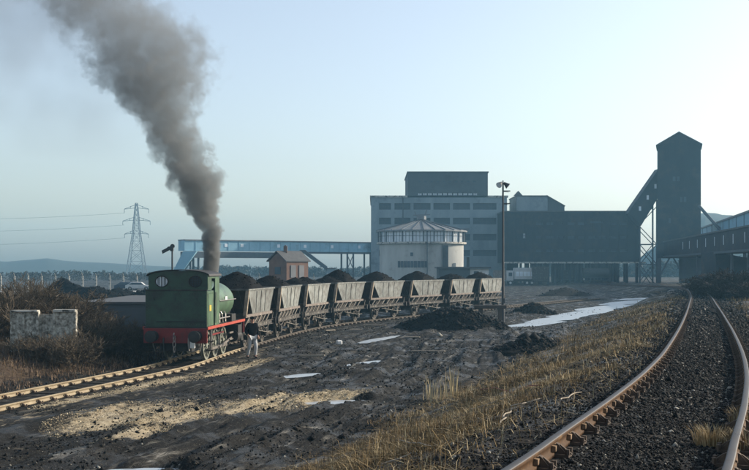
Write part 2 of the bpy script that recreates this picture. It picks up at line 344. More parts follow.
# ------------------------------------------------------------------ GROUND
def ground_material():
    m = bpy.data.materials.new('yard_ground'); m.use_nodes = True; n = m.node_tree.nodes; l = m.node_tree.links
    b = n['Principled BSDF']; b.inputs['Specular IOR Level'].default_value = .15
    geo = n.new('ShaderNodeNewGeometry'); pos = geo.outputs['Position']
    def noise(sc, det=8, ro=.65, mp=None):
        t = n.new('ShaderNodeTexNoise'); t.inputs['Scale'].default_value = sc; t.inputs['Detail'].default_value = det; t.inputs['Roughness'].default_value = ro
        if mp:
            q = n.new('ShaderNodeMapping'); q.vector_type = 'TEXTURE'; q.inputs['Scale'].default_value = tuple(1/v for v in mp[0]); q.inputs['Rotation'].default_value = (0, 0, -mp[1]); l.new(pos, q.inputs[0]); l.new(q.outputs[0], t.inputs[0])
        else: l.new(pos, t.inputs[0])
        return t.outputs[0]
    def ramp(v, a, c, d=0, e=1):
        r = n.new('ShaderNodeMapRange'); r.inputs[1].default_value = a; r.inputs[2].default_value = c; r.inputs[3].default_value = d; r.inputs[4].default_value = e; l.new(v, r.inputs[0]); return r.outputs[0]
    def mix(f, a, c):
        x = n.new('ShaderNodeMix'); x.data_type = 'RGBA'; l.new(f, x.inputs[0])
        for i, v in ((6, a), (7, c)):
            if isinstance(v, tuple): x.inputs[i].default_value = (*v, 1)
            else: l.new(v, x.inputs[i])
        return x.outputs[2]
    def att(nm): a = n.new('ShaderNodeAttribute'); a.attribute_name = nm; return a.outputs['Fac']
    def math_(op, a, c):
        x = n.new('ShaderNodeMath'); x.operation = op
        for i, v in ((0, a), (1, c)):
            if isinstance(v, (int, float)): x.inputs[i].default_value = v
            else: l.new(v, x.inputs[i])
        return x.outputs[0]
    base = mix(ramp(noise(.5, 9, .7), .35, .65), (.005, .005, .005), (.02, .0185, .016))
    rutn = noise(1.0, 8, .75, ((3.0, .32, 1), math.radians(16)))
    base = mix(ramp(rutn, .54, .60), base, (.085, .08, .068)); base = mix(ramp(rutn, .61, .65), base, (.27, .255, .22))
    base = mix(ramp(noise(9, 6, .8), .58, .66), base, (.12, .105, .08))
    base = mix(ramp(noise(30, 4, .8), .62, .68), base, (.34, .32, .27))
    sandc = mix(ramp(noise(3, 8, .75), .4, .6), (.55, .46, .31), (.30, .24, .15))
    sm = ramp(math_('ADD', att('sand'), math_('MULTIPLY', math_('SUBTRACT', noise(1.6, 8, .75, ((2.2, .6, 1), math.radians(16))), .5), 2.0)), .38, .62)
    base = mix(sm, base, sandc)
    gc = mix(ramp(noise(2.5, 8, .7), .35, .65), (.11, .08, .04), (.022, .018, .013))
    gm = ramp(math_('ADD', att('grass'), math_('MULTIPLY', math_('SUBTRACT', noise(1.1, 8, .7), .5), 1.6)), .35, .65)
    base = mix(gm, base, gc)
    lm = ramp(math_('ADD', att('litter'), math_('MULTIPLY', math_('SUBTRACT', noise(1.4, 8, .7), .5), 1.2)), .35, .65)
    base = mix(lm, base, mix(ramp(noise(5, 8, .7), .38, .62), (.05, .033, .022), (.12, .085, .055)))
    base = mix(att('field'), base, mix(ramp(noise(.05, 6, .6), .4, .6), (.07, .065, .055), (.035, .035, .03)))
    base = mix(ramp(math_('ADD', att('bed'), math_('MULTIPLY', math_('SUBTRACT', noise(2.2, 8, .7), .5), 1.2)), .4, .7), base, mix(ramp(noise(14, 5, .8), .45, .65), (.006, .006, .0065), (.03, .028, .026)))
    l.new(base, b.inputs['Base Color'])
    l.new(ramp(noise(.6, 8, .7), .48, .58, .95, .4), b.inputs['Roughness'])
    bp = n.new('ShaderNodeBump'); bp.inputs['Strength'].default_value = 1.0; bp.inputs['Distance'].default_value = .09
    l.new(math_('ADD', math_('MULTIPLY', noise(5, 10, .75), 1.0), math_('MULTIPLY', noise(40, 4, .7), .25)), bp.inputs['Height']); l.new(bp.outputs[0], b.inputs['Normal'])
    return m
M['ground'] = ground_material()
def make_ground():
    ys = [-6.]
    while ys[-1] < 900:
        y = ys[-1]; ys.append(y+(.10 if y < 14 else .10*(y/14)**1.12 if y < 220 else .03*y))
    ys = np.array(ys); nx = 620
    u = np.linspace(-1, 1, nx); u = u*(.45+.55*u*u)   # finer in the middle
    half = 14+.62*np.clip(ys, 0, None)
    Xg = u[None, :]*half[:, None]+np.clip(ys, 0, 60)[:, None]*.05; Yg = np.repeat(ys[:, None], nx, 1)
    Zg = ground_z(Xg, Yg)
    Zg = np.where(Yg > 260, Zg*np.clip(1-(Yg-260)/60, 0, 1)-.0, Zg)
    V = np.stack([Xg, Yg, Zg], -1).reshape(-1, 3)
    ii = np.arange(len(ys)-1)[:, None]*nx+np.arange(nx-1)[None, :]
    Fc = np.stack([ii, ii+1, ii+1+nx, ii+nx], -1).reshape(-1, 4)
    x, y = V[:, 0], V[:, 1]
    dR, sR = pdist(x, y, RT, RS); dL, sL = pdist(x, y, LT, LS)
    g = sstep(1.2, 2.0, dR)*(1-sstep(6.8, 8.4, dR))+sstep(1.9, 3.2, -dR)
    g = g*(1-.5*sstep(70, 140, y))
    lit = sstep(1.7, 3.2, dL)*sstep(75, 55, y)
    sand = np.zeros(len(x))
    for s_ in SAND: sand = np.maximum(sand, blob(x, y, *s_))
    sand = np.maximum(sand, .32*sstep(1.1, 1.4, -dL)*sstep(3.6, 2.0, -dL)*sstep(70, 50, y))
    me = np_mesh('ground', V, Fc, M['ground'], {'grass': g, 'litter': lit, 'sand': sand, 'field': sstep(178, 190, y)*(1-sstep(-30, -5, x)), 'bed': 1-sstep(1.6, 2.6, np.abs(dR))}, smooth=True)
    o = link_mesh('ground', me); tag(o, kind='structure')
    # wide land beyond and beside
    b = MB(); b.box(-950, 950, -59, 978, -3, -1.2); o = b.build('surrounding_land', mat('distant_field', (.07, .065, .055), (.04, .04, .035), rough=1, scale=.01, bump=0)); tag(o, kind='structure')
make_ground()

def water_mat():
    m = bpy.data.materials.new('standing_water'); m.use_nodes = True; b = m.node_tree.nodes['Principled BSDF']
    b.inputs['Base Color'].default_value = (.42, .46, .49, 1); b.inputs['Roughness'].default_value = .22; b.inputs['Specular IOR Level'].default_value = 1.0
    n = m.node_tree.nodes; l = m.node_tree.links; nz = n.new('ShaderNodeTexNoise'); nz.inputs['Scale'].default_value = 3.; nz.inputs['Detail'].default_value = 4; bp = n.new('ShaderNodeBump'); bp.inputs['Strength'].default_value = .4; bp.inputs['Distance'].default_value = .05; tc = n.new('ShaderNodeTexCoord'); l.new(tc.outputs['Object'], nz.inputs[0]); l.new(nz.outputs[0], bp.inputs['Height']); l.new(bp.outputs[0], b.inputs['Normal'])
    b.inputs['Metallic'].default_value = .0; b.inputs['IOR'].default_value = 1.5
    return m
M['water'] = water_mat()
for i, (cx, cy, a, b_, ang) in enumerate(PUD):
    n = 40; vs = [(cx, cy, WZ_-.001*(i % 5))]; c, s = math.cos(ang), math.sin(ang)
    for k in range(n):
        t = 2*PI*k/n; rr = 1+.55*float(fbm(np.array([math.cos(t)*1.6+i*9]), np.array([math.sin(t)*1.6]), 3, 3)[0])*2*.6
        u, v = 1.35*a*rr*math.cos(t), 1.5*b_*rr*math.sin(t); vs.append((cx+u*c-v*s, cy+u*s+v*c, WZ_-.001*(i % 5)))
    mb = MB(); mb.add(vs, [(0, 1+k, 1+(k+1) % n) for k in range(n)])
    o = mb.build('puddle', M['water']); tag(o, kind='structure')

# ------------------------------------------------------------------ scatter
def stones(name, x, y, size, m, label, parent=None, tint=None, dz=0., z=None, flat=.7):
    n = len(x); z = ground_z(x, y) if z is None else z
    T = np.array([(1, 0, 0), (-1, 0, 0), (0, 1, 0), (0, -1, 0), (0, 0, 1), (0, 0, -1)], float)
    Ft = np.array([(0, 2, 4), (2, 1, 4), (1, 3, 4), (3, 0, 4), (2, 0, 5), (1, 2, 5), (3, 1, 5), (0, 3, 5)])
    V = T[None]*(1+RNG.uniform(-.35, .35, (n, 6, 3)))+RNG.uniform(-.22, .22, (n, 6, 3))
    V *= (size[:, None]*RNG.uniform(.7, 1.3, (n, 3))*np.array([1, 1, flat]))[:, None, :]
    a = RNG.uniform(0, 2*PI, n); c, s = np.cos(a)[:, None], np.sin(a)[:, None]
    tl = RNG.uniform(-.5, .5, n)[:, None]
    X0, Y0, Z0 = V[..., 0], V[..., 1], V[..., 2]
    Z1 = Z0+X0*tl
    W = np.stack([X0*c-Y0*s+x[:, None], X0*s+Y0*c+y[:, None], Z1+(z+dz+size*.25)[:, None]], -1)
    Fc = (Ft[None]+(np.arange(n)*6)[:, None, None]).reshape(-1, 3)
    tint = RNG.uniform(0, 1, n) if tint is None else tint
    me = np_mesh(name, W.reshape(-1, 3), Fc, m, {'tint': np.repeat(tint, 6)})
    o = link_mesh(name, me, parent); tag(o, label, kind='stuff'); return o
def blades(name, x, y, h, wd, m, label, lean=.5, tint=None, z=None):
    n = len(x); z = ground_z(x, y) if z is None else z
    a = RNG.uniform(0, 2*PI, n); ln = np.abs(RNG.normal(0, lean, n)); la = RNG.uniform(0, 2*PI, n)
    wx, wy = np.cos(a)*wd/2, np.sin(a)*wd/2
    dx, dy = np.cos(la)*h*ln, np.sin(la)*h*ln
    hz = h/np.sqrt(1+ln**2)
    b0 = np.stack([x-wx, y-wy, z-.02], -1); b1 = np.stack([x+wx, y+wy, z-.02], -1)
    m0 = np.stack([x-wx*.7+dx*.35, y-wy*.7+dy*.35, z+hz*.6], -1); m1 = np.stack([x+wx*.7+dx*.35, y+wy*.7+dy*.35, z+hz*.6], -1)
    t0 = np.stack([x+dx, y+dy, z+hz*(1-.35*np.clip(ln, 0, 1.5))], -1)
    V = np.stack([b0, b1, m0, m1, t0], 1).reshape(-1, 3)
    Ft = np.array([(0, 1, 3), (0, 3, 2), (2, 3, 4)]); Fc = (Ft[None]+(np.arange(n)*5)[:, None, None]).reshape(-1, 3)
    tint = RNG.uniform(0, 1, n) if tint is None else tint
    me = np_mesh(name, V, Fc, m, {'tint': np.repeat(tint, 5)})
    o = link_mesh(name, me); tag(o, label, kind='stuff'); return o

def along(PT, S, s, d):
    """world x,y at arc s and left offset d (arrays)"""
    x = np.interp(s, S, PT[:, 0]); y = np.interp(s, S, PT[:, 1]); e = .4
    tx = np.interp(s+e, S, PT[:, 0])-np.interp(s-e, S, PT[:, 0]); ty = np.interp(s+e, S, PT[:, 1])-np.interp(s-e, S, PT[:, 1])
    L = np.hypot(tx, ty); tx /= L; ty /= L
    return x-ty*d, y+tx*d
s0R = float(np.interp(6.0, RT[:, 1], RS))
def rdist(n, lo, hi, p=1.6):   # arc positions thinning with distance
    u = RNG.uniform(0, 1, n); return lo+(hi-lo)*u**p
# ballast and cinders on and beside the right-hand track
s = rdist(120000, s0R-1, s0R+46, 1.75); d = RNG.normal(0, 1.0, len(s))*.95
x, y = along(RT, RS, s, d); sz = RNG.lognormal(-4.75, .45, len(s))*(1+.035*(s-s0R))
k = np.abs(np.abs(d)-.755) > .13
stones('track_ballast', x[k], y[k], sz[k], M['stone'], 'dark cinders and small stones between the rusty rails')
s = RNG.uniform(s0R+34, s0R+125, 16000); d = RNG.normal(0, 1.0, len(s))*1.1; x, y = along(RT, RS, s, d)
k = np.abs(np.abs(d)-.755) > .13
stones('track_ballast', x[k], y[k], RNG.lognormal(-3.1, .4, k.sum()), M['stone'], 'dark cinders between the rails toward the far curve')
# yard grit: broken stone and lumps
n = 70000; yy = 18+85*RNG.uniform(0, 1, n)**1.7; xx = RNG.uniform(-.42, .22, n)*yy
dL, sL = pdist(xx, yy, LT, LS); dR, _ = pdist(xx, yy, RT, RS)
dens = vn(dL*.9+50, sL*.12+9, 77)*.6+vn(xx*.7, yy*.7, 78)*.5
k = (dR > 6.8) & (np.abs(dL) > .9) & (dL < 2.0) & (RNG.uniform(0, 1, n) < sstep(.3, .75, dens))
stones('yard_gravel', xx[k], yy[k], (RNG.lognormal(-4.25, .5, n)*(1+.012*yy))[k], M['stone'], 'loose dark gravel and lumps scattered over the muddy yard')
# pale grit patch
xs = []; ys = []
for (cx, cy, a, b_, ang) in SAND:
    q = int(2100*a*b_); r = np.sqrt(RNG.uniform(0, 1, q)); t = RNG.uniform(0, 2*PI, q)
    u, v = a*r*np.cos(t), b_*r*np.sin(t); c_, s_ = math.cos(ang), math.sin(ang); xs.append(cx+u*c_-v*s_); ys.append(cy+u*s_+v*c_)
xs = np.concatenate(xs); ys = np.concatenate(ys); k = vn(xs*1.3, ys*.8, 99) > .35; xs, ys = xs[k], ys[k]
dL, _ = pdist(xs, ys, LT, LS); k = np.abs(dL) > 1.0; xs, ys = xs[k], ys[k]
stones('pale_grit', xs, ys, RNG.lognormal(-4.7, .5, len(xs)), M['sand'], 'pale limestone grit spilled over the dark yard', tint=RNG.beta(2, 2.5, len(xs)))
# dead grass on the bank
def bank_grass(n, lo, hi, p, hmul, wd):
    s = rdist(n, s0R+lo, s0R+hi, p); d = RNG.uniform(1.2, 8.4, n)
    x, y = along(RT, RS, s, d)
    cl = vn(x*1.9, y*1.9, 201)*.5+vn(x*.6, y*.6, 202)*.6
    k = RNG.uniform(0, 1, n) < (.08+sstep(.46, .72, cl))*sstep(1.1, 1.9, d+.8*vn(x*.8, y*.8, 7)-.4)*(1-sstep(6.6, 8.4, d))
    x, y, s, cl = x[k], y[k], s[k], cl[k]
    dd = np.hypot(x, y)
    h = RNG.lognormal(-2.55, .55, len(x))*hmul*(.35+1.2*cl)
    wv = wd*(1+.05*dd)
    t = np.clip(RNG.beta(1.6, 2.0, len(x))+.7*(vn(x*.7, y*.7, 211)-.5), 0, 1)
    blades('dry_grass', x, y, h, wv, M['grass'], 'dead straw coloured grass covering the bank left of the right-hand track', lean=1.5, tint=t)
bank_grass(230000, -2, 26, 1.5, .85, .0042)
bank_grass(80000, 20, 95, 1.3, .95, .008)
# right side grass
n = 26000; s = rdist(n, s0R+2, s0R+110, 1.4); d = -RNG.uniform(1.7, 9, n); x, y = along(RT, RS, s, d)
k = RNG.uniform(0, 1, n) < sstep(.45, .7, vn(x*.9, y*.9, 301)); x, y = x[k], y[k]
blades('dry_grass', x, y, RNG.lognormal(-1.7, .4, len(x)), .006*(1+.05*np.hypot(x, y)), M['grass'], 'dead grass along the right edge of the right-hand track', lean=.7, tint=RNG.beta(2, 3, len(x)))
# fallen straw stems on the bank and fringe of the cinders
n = 7000; s = rdist(n, s0R-1, s0R+40, 1.3); d = RNG.uniform(1.0, 7.6, n); x, y = along(RT, RS, s, d)
blades('straw_stems', x, y, RNG.lognormal(-1.9, .5, n), .006*(1+.05*np.hypot(x, y)), M['grass'], 'pale broken straw stems lying on the bank', lean=2.6, tint=RNG.uniform(.6, 1, n))
# leaf litter and low dead weeds left of the loco track
n = 52000; s = RNG.uniform(0, 46, n)+float(np.interp(22, LT[:, 1], LS)); d = 1.6+9*RNG.uniform(0, 1, n)**1.3; x, y = along(LT, LS, s, d)
k = RNG.uniform(0, 1, n) < sstep(.25, .7, vn(x*.9, y*.9, 401)+.15); x, y = x[k], y[k]
blades('dead_weeds', x, y, RNG.lognormal(-1.9, .5, len(x)), np.full(len(x), .02), M['litter'], 'brown dead weeds and leaf litter on the verge behind the near track', lean=.9)
n = 5200; s = RNG.uniform(0, 46, n)+float(np.interp(22, LT[:, 1], LS)); d = 2.2+5*RNG.uniform(0, 1, n); x, y = along(LT, LS, s, d)
blades('pale_weeds', x, y, RNG.lognormal(-1.5, .4, n), np.full(n, .012), M['grass'], 'pale dry stalks standing in the brown verge', lean=.5, tint=RNG.beta(2, 3, n))

# ------------------------------------------------------------------ RAILWAY TRACKS
RAILP = [(-.035, 0), (.035, 0), (.035, .03), (.01, .045), (.01, .10), (.034, .112), (.036, .145), (.026, .152), (-.026, .152), (-.036, .145), (-.034, .112), (-.01, .10), (-.01, .045), (-.035, .03)]
def sweep_rail(name, PT, S, s_a, s_b, off, zf, m, parent, step, scale=1.0):
    ss = np.arange(s_a, s_b, step); V = []; n = len(RAILP)
    x, y = along(PT, S, ss, np.full(len(ss), off)); x2, y2 = along(PT, S, ss, np.full(len(ss), off+1.))
    for i in range(len(ss)):
        lx, ly = x2[i]-x[i], y2[i]-y[i]; zz = zf(y[i], ss[i])
        for (a, b) in RAILP: V.append((x[i]-lx*a*scale, y[i]-ly*a*scale, zz-.152*scale+b*scale))
    V = np.array(V); i0 = np.arange(len(ss)-1)[:, None]*n; k = np.arange(n)[None, :]
    Fc = np.stack([i0+k, i0+(k+1) % n, i0+n+(k+1) % n, i0+n+k], -1).reshape(-1, 4)
    me = np_mesh(name, V, Fc, m)
    if m is M['rail']:
        me.materials.append(M['railhead']); idx = np.tile(np.isin(np.arange(n), [6, 7, 8]).astype(np.int32), len(ss)-1); me.polygons.foreach_set('material_index', idx)
    return link_mesh(name, me, parent)
def chair_mesh():
    b = MB(); b.box(-.16, .16, -.08, .08, -.02, .022)
    for sx in (-1, 1):   # jaws
        b.hexa([(sx*.045, -.035, .02), (sx*.13, -.035, .02), (sx*.13, .035, .02), (sx*.045, .035, .02), (sx*.038, -.03, .115), (sx*.06, -.03, .105), (sx*.06, .03, .105), (sx*.038, .03, .115)])
        b.hexa([(sx*.09, -.015, .02), (sx*.18, -.015, .02), (sx*.18, .015, .02), (sx*.09, .015, .02), (sx*.06, -.015, .1), (sx*.075, -.015, .1), (sx*.075, .015, .1), (sx*.06, .015, .1)])
        for yy in (-.06, .06): b.cyl((sx*.145, yy, .045), (0, 0, 1), .022, .05, 6)
    return b.mesh('rail_chair', M['chair'])
def key_mesh():
    b = MB(); b.hexa([(.012, -.10, .045), (.05, -.10, .05), (.045, .10, .05), (.012, .10, .045), (.012, -.10, .1), (.05, -.10, .095), (.045, .10, .095), (.012, .10, .1)])
    return b.mesh('wooden_key', M['key'])
def sleeper_mesh():
    b = MB(); b.box(-1.29, 1.29, -.125, .125, -.13, 0.0); return b.mesh('sleeper', M['sleeper'])
CH, KY, SLM = chair_mesh(), key_mesh(), sleeper_mesh()
def build_track(root, PT, S, s_a, s_b, s_near, zf, rm, key_side_inner=True, sl_drop=.165, gauge=.755):
    for sg in (1, -1):
        if rm is M['rail']: sweep_rail('rail', PT, S, s_a, s_b, sg*gauge, zf, rm, root, .3)
        else:
            sj = float(np.interp(51, PT[:, 1], S)); sweep_rail('rail', PT, S, s_a, sj, sg*gauge, zf, rm, root, .3); o = sweep_rail('rail', PT, S, sj, s_b, sg*gauge, zf, M['rail_shaded'], root, .3); o['label'] = 'rail under the wagons, coloured darker as shade'
    far = {'c': [], 's': []}
    ss = np.arange(s_a+.4, s_b, .76)
    for s in ss:
        s = s+random.uniform(-.04, .04)
        p, d = path_at(PT, S, s); ang = math.atan2(d[1], d[0])-PI/2+random.uniform(-.02, .02); zz = zf(p[1], s)
        if s < s_near[1]:
            o = link_mesh('sleeper', SLM, root, (p[0], p[1], zz-sl_drop+random.uniform(-.012, .012)), ang)
        else: far['s'].append((p, ang, zz))
        for sg in (1, -1):
            q = (p[0]-d[1]*gauge*sg, p[1]+d[0]*gauge*sg)
            if s_near[0] < s < s_near[2]:
                c = link_mesh('rail_chair', CH, root, (q[0], q[1], zz-.158), ang if sg > 0 else ang+PI)
                if s < s_near[3]: link_mesh('wooden_key', KY, c, (0, 0, 0), random.uniform(-.03, .03))
            elif s >= s_near[2]: far['c'].append((q, ang, zz))
    b = MB()
    for p, ang, zz in far['s']:
        c, s_ = math.cos(ang), math.sin(ang)
        b.add([(p[0]+u*c-v*s_, p[1]+u*s_+v*c, zz-sl_drop) for u, v in ((-1.3, -.12), (1.3, -.12), (1.3, .12), (-1.3, .12))]+
              [(p[0]+u*c-v*s_, p[1]+u*s_+v*c, zz-sl_drop-.12) for u, v in ((-1.3, -.12), (1.3, -.12), (1.3, .12), (-1.3, .12))], [(0, 1, 2, 3), (4, 5, 1, 0), (5, 6, 2, 1), (6, 7, 3, 2), (7, 4, 0, 3)])
    if b.v: tag(b.build('distant_sleepers', M['sleeper'], root), kind='stuff')
    b = MB()
    for q, ang, zz in far['c']: b.box(q[0]-.16, q[0]+.16, q[1]-.1, q[1]+.1, zz-.16, zz-.07)
    if b.v: tag(b.build('distant_chairs', M['chair'], root), kind='stuff')
zr = lambda y, s: HC-float(Ht(y))
trk = empty('railway_track', (0, 0, 0), 0, 'rusty curving railway track on cinders in the right foreground', 'railway track')
build_track(trk, RT, RS, 3, RS[-1]-1, (s0R-4, s0R+75, s0R+55, s0R+34), zr, M['rail'], sl_drop=.170)
trk2 = empty('railway_track', (0, 0, 0), 0, 'sunlit tan railway track under the green engine and coal wagons', 'railway track')
sl0 = float(np.interp(24, LT[:, 1], LS))
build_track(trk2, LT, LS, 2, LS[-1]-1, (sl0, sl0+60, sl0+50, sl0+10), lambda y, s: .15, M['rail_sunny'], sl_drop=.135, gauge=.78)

# ------------------------------------------------------------------ STEAM LOCOMOTIVE  (local: +Y forward, z=0 rail top)
LH = math.radians(5)
loco = empty('steam_locomotive', (-7.75, 42.8, .15), -LH, 'green saddle tank steam engine with red buffer beam, seen from behind its bunker', 'steam engine')
LL = 7.0
def arch(w, zb, ze, zt, n=14):
    pr = [(-w, zb), (w, zb)]
    for k in range(n+1):
        a = PI*k/n; pr.append((w*math.cos(a), ze+(zt-ze)*math.sin(a)))
    return pr
b = MB(); b.box(-.62, -.58, .05, LL-.05, .45, 1.12); b.box(.58, .62, .05, LL-.05, .45, 1.12)
for yy in (.4, 2.0, 3.6, 5.2, 6.6): b.box(-.58, .58, yy, yy+.05, .45, 1.1)
b.build('frames', M['black'], loco)
b = MB(); b.box(-1.26, 1.26, -.02, .06, .78, 1.36); bb = b.build('buffer_beam', M['red'], loco, bevel=.01)
b = MB()
for sx in (-1, 1):
    for dx in (-.26, .26):
        for zz in (.88, 1.26): b.cyl((sx*.86+dx, -.03, zz), (0, 1, 0), .022, .03, 6)
b.build('rivet', M['red'], bb)
b = MB(); b.box(-1.26, 1.26, LL-.06, LL+.02, .78, 1.3); b.build('buffer_beam', M['red'], loco, bevel=.01)
for sy, y0 in ((-1, -.02), (1, LL+.02)):
    for sx in (-1, 1):
        b = MB(); b.cyl((sx*.86, y0+sy*.03, 1.06), (0, 1, 0), .21, .06, 16); b.cyl((sx*.86, y0+sy*.18, 1.06), (0, 1, 0), .13, .3, 14)
        bo = b.build('buffer', M['black'], loco, auto=.6)
        b = MB(); b.tube([(sx*.86, y0+sy*.33, 1.06), (sx*.86, y0+sy*.43, 1.06), (sx*.86, y0+sy*.46, 1.06)], [.05, .05, .05], 10, True)
        b.tube([(sx*.86, y0+sy*.43, 1.06), (sx*.86, y0+sy*.455, 1.06), (sx*.86, y0+sy*.47, 1.06)], [.235, .235, .19], 20); b.build('buffer_head', M['black'], bo, auto=.6)
    b = MB(); b.tube([(0, y0, 1.04), (0, y0+sy*.16, 1.04), (0, y0+sy*.22, 1.12), (0, y0+sy*.16, 1.19)], [.04, .035, .03, .02], 8)
    hk = b.build('coupling_hook', M['steel'], loco)
    b = MB()
    for j in range(3):
        zc = .95-j*.2; pts_ = [(math.cos(2*PI*k/10)*(.05 if j % 2 else .02), y0+sy*.14+math.cos(2*PI*k/10)*(.02 if j % 2 else .05), zc+math.sin(2*PI*k/10)*.12) for k in range(11)]
        b.tube(pts_, .02, 6, False)
    b.build('coupling_chain', M['steel'], hk)
# footplate
b = MB(); b.box(-1.27, 1.27, .062, LL-.062, 1.36, 1.40); fp = b.build('footplate', M['black'], loco)
for sx in (-1, 1):
    b = MB(); b.box(sx*1.272, sx*1.30, .0, LL, 1.31, 1.42); b.build('valance', mat('bright_red_edge', (.4, .06, .03), (.28, .04, .025), rough=.5), loco)
# bunker
b = MB(); BX = 1.22
b.box(-BX, BX, .10, .13, 1.40, 2.82); b.box(-BX, -BX+.03, .13, 1.25, 1.402, 2.82); b.box(BX-.03, BX, .13, 1.25, 1.402, 2.82); b.box(-BX+.03, BX-.03, .13, 1.1, 2.60, 2.63)
bk = b.build('bunker', M['green'], loco, bevel=.012)
b = MB()
for i in range(22):
    for zz in (1.5, 2.7): b.cyl((-1.13+i*.1077, .095, zz), (0, 1, 0), .019, .02, 6)
for i in range(11):
    for xx in (-1.17, 1.17): b.cyl((xx, .095, 1.55+i*.115), (0, 1, 0), .019, .02, 6)
tag(b.build('rivets', M['green'], bk), kind='stuff')
b = MB(); b.tube([(-.75, .02, 1.62), (1.2, .02, 1.62)], .017, 8); b.bar((-.75, .1, 1.62), (-.75, .01, 1.62), .03); b.bar((0.2, .1, 1.62), (.2, .01, 1.62), .03); b.bar((1.15, .1, 1.62), (1.15, .01, 1.62), .03)
b.build('handrail', M['black'], loco)
b = MB(); b.box(-BX-.01, BX+.01, .08, .16, 2.82, 2.865); b.build('beading', M['black'], bk)
for xx in (-.85, 0., .85):
    b = MB(); b.bar((xx, .09, 2.45), (xx, .0, 2.45), .04, .012); b.bar((xx, .0, 2.45), (xx, .0, 2.56), .04, .012); b.build('lamp_bracket', M['black'], loco)
b = MB(); b.box(-1.217, -1.215, .1, .2, 1.41, 2.8)
b = MB(); b.box(BX, BX+.006, .13, .22, 1.42, 2.80); b.box(BX, BX+.006, .13, 1.2, 2.72, 2.80); b.box(BX, BX+.006, 1.12, 1.22, 1.42, 2.72); b.build('side_lining', M['green_sunlit'], bk)
b = MB(); b.box(BX, BX+.02, .24, 1.1, 1.44, 2.70); b.build('side_panel', M['green_sunlit'], bk)  # sun-side bunker face coloured in the sunlit green
b = MB(); b.box(BX+.02, BX+.03, .45, .75, 2.02, 2.25); b.build('number_plate', M['yellow'], loco)
# bunker coal
# cab: rear sheet with two round windows, sides with doorway, front sheet
def sheet_with_holes(prof, holes, y, th, n=28, sx=1.0):
    """vertical sheet in local XZ, outline prof, round/oval holes (cx,cz,rx,rz) cut with a bmesh fill"""
    bm = bmesh.new()
    def loop(pts):
        vs = [bm.verts.new((p[0], y, p[1])) for p in pts]
        return [bm.edges.new((vs[i], vs[(i+1) % len(vs)])) for i in range(len(vs))]
    es = loop(prof)
    for (cx, cz, rx, rz) in holes: es += loop([(cx+rx*math.cos(2*PI*k/n), cz+rz*math.sin(2*PI*k/n)) for k in range(n)])
    bmesh.ops.triangle_fill(bm, use_beauty=True, use_dissolve=False, edges=es)
    kill = [f for f in bm.faces if any(((f.calc_center_median().x-h[0])/h[2])**2+((f.calc_center_median().z-h[1])/h[3])**2 < .9 for h in holes)]
    if kill: bmesh.ops.delete(bm, geom=kill, context='FACES_ONLY')
    r = bmesh.ops.extrude_face_region(bm, geom=bm.faces[:]); bmesh.ops.translate(bm, verts=[v for v in r['geom'] if isinstance(v, bmesh.types.BMVert)], vec=(0, th, 0))
    bmesh.ops.recalc_face_normals(bm, faces=bm.faces); return bm
def bm_obj(name, bm, m, parent):
    me = bpy.data.meshes.new(name); bm.to_mesh(me); bm.free(); me.materials.append(m); return link_mesh(name, me, parent)
CW = 1.16
def cabprof(w=CW, zb=2.83, ze=3.42, zt=3.60, n=12):
    return [(-w, zb), (w, zb)]+[(w*math.cos(PI*k/n), ze+(zt-ze)*math.sin(PI*k/n)) for k in range(n+1)]
hs = [(-.66, 3.18, .24, .20), (.68, 3.18, .24, .20)]
cab = bm_obj('cab_rear_sheet', sheet_with_holes(cabprof(), hs, .42, .03), M['green'], loco)
for i, h in enumerate(hs):
    b = MB(); pts_ = [(h[0]+(h[2]+.015)*math.cos(2*PI*k/28), .41, h[1]+(h[3]+.015)*math.sin(2*PI*k/28)) for k in range(29)]
    b.tube(pts_, .022, 6, False); wn = b.build('window_ring', M['black'], loco)
    b = MB()
    if i == 0:
        b.bar((h[0], .415, h[1]-.2), (h[0], .415, h[1]+.2), .07, .02)
        for q_ in (-.15, -.1, .1, .15): b.bar((h[0]+q_, .416, h[1]-.16), (h[0]+q_, .416, h[1]+.16), .015, .015)
    else:
        for k in range(7):
            xx = h[0]-.2+k*.0667; hh = h[3]*math.sqrt(max(0, 1-((xx-h[0])/h[2])**2)); b.bar((xx, .40, h[1]-hh), (xx, .40, h[1]+hh), .02)
        for k in range(3): b.bar((h[0]-.21, .395, h[1]-.1+k*.1), (h[0]+.21, .395, h[1]-.1+k*.1), .016)
    b.build('window_bar', M['black'], wn)
    b = MB(); b.add([(h[0]+h[2]*math.cos(2*PI*k/28), .437, h[1]+h[3]*math.sin(2*PI*k/28)) for k in range(28)], [tuple(range(28))])
    b.build('pane', M['pane_pale'] if i == 0 else M['glass'], wn)
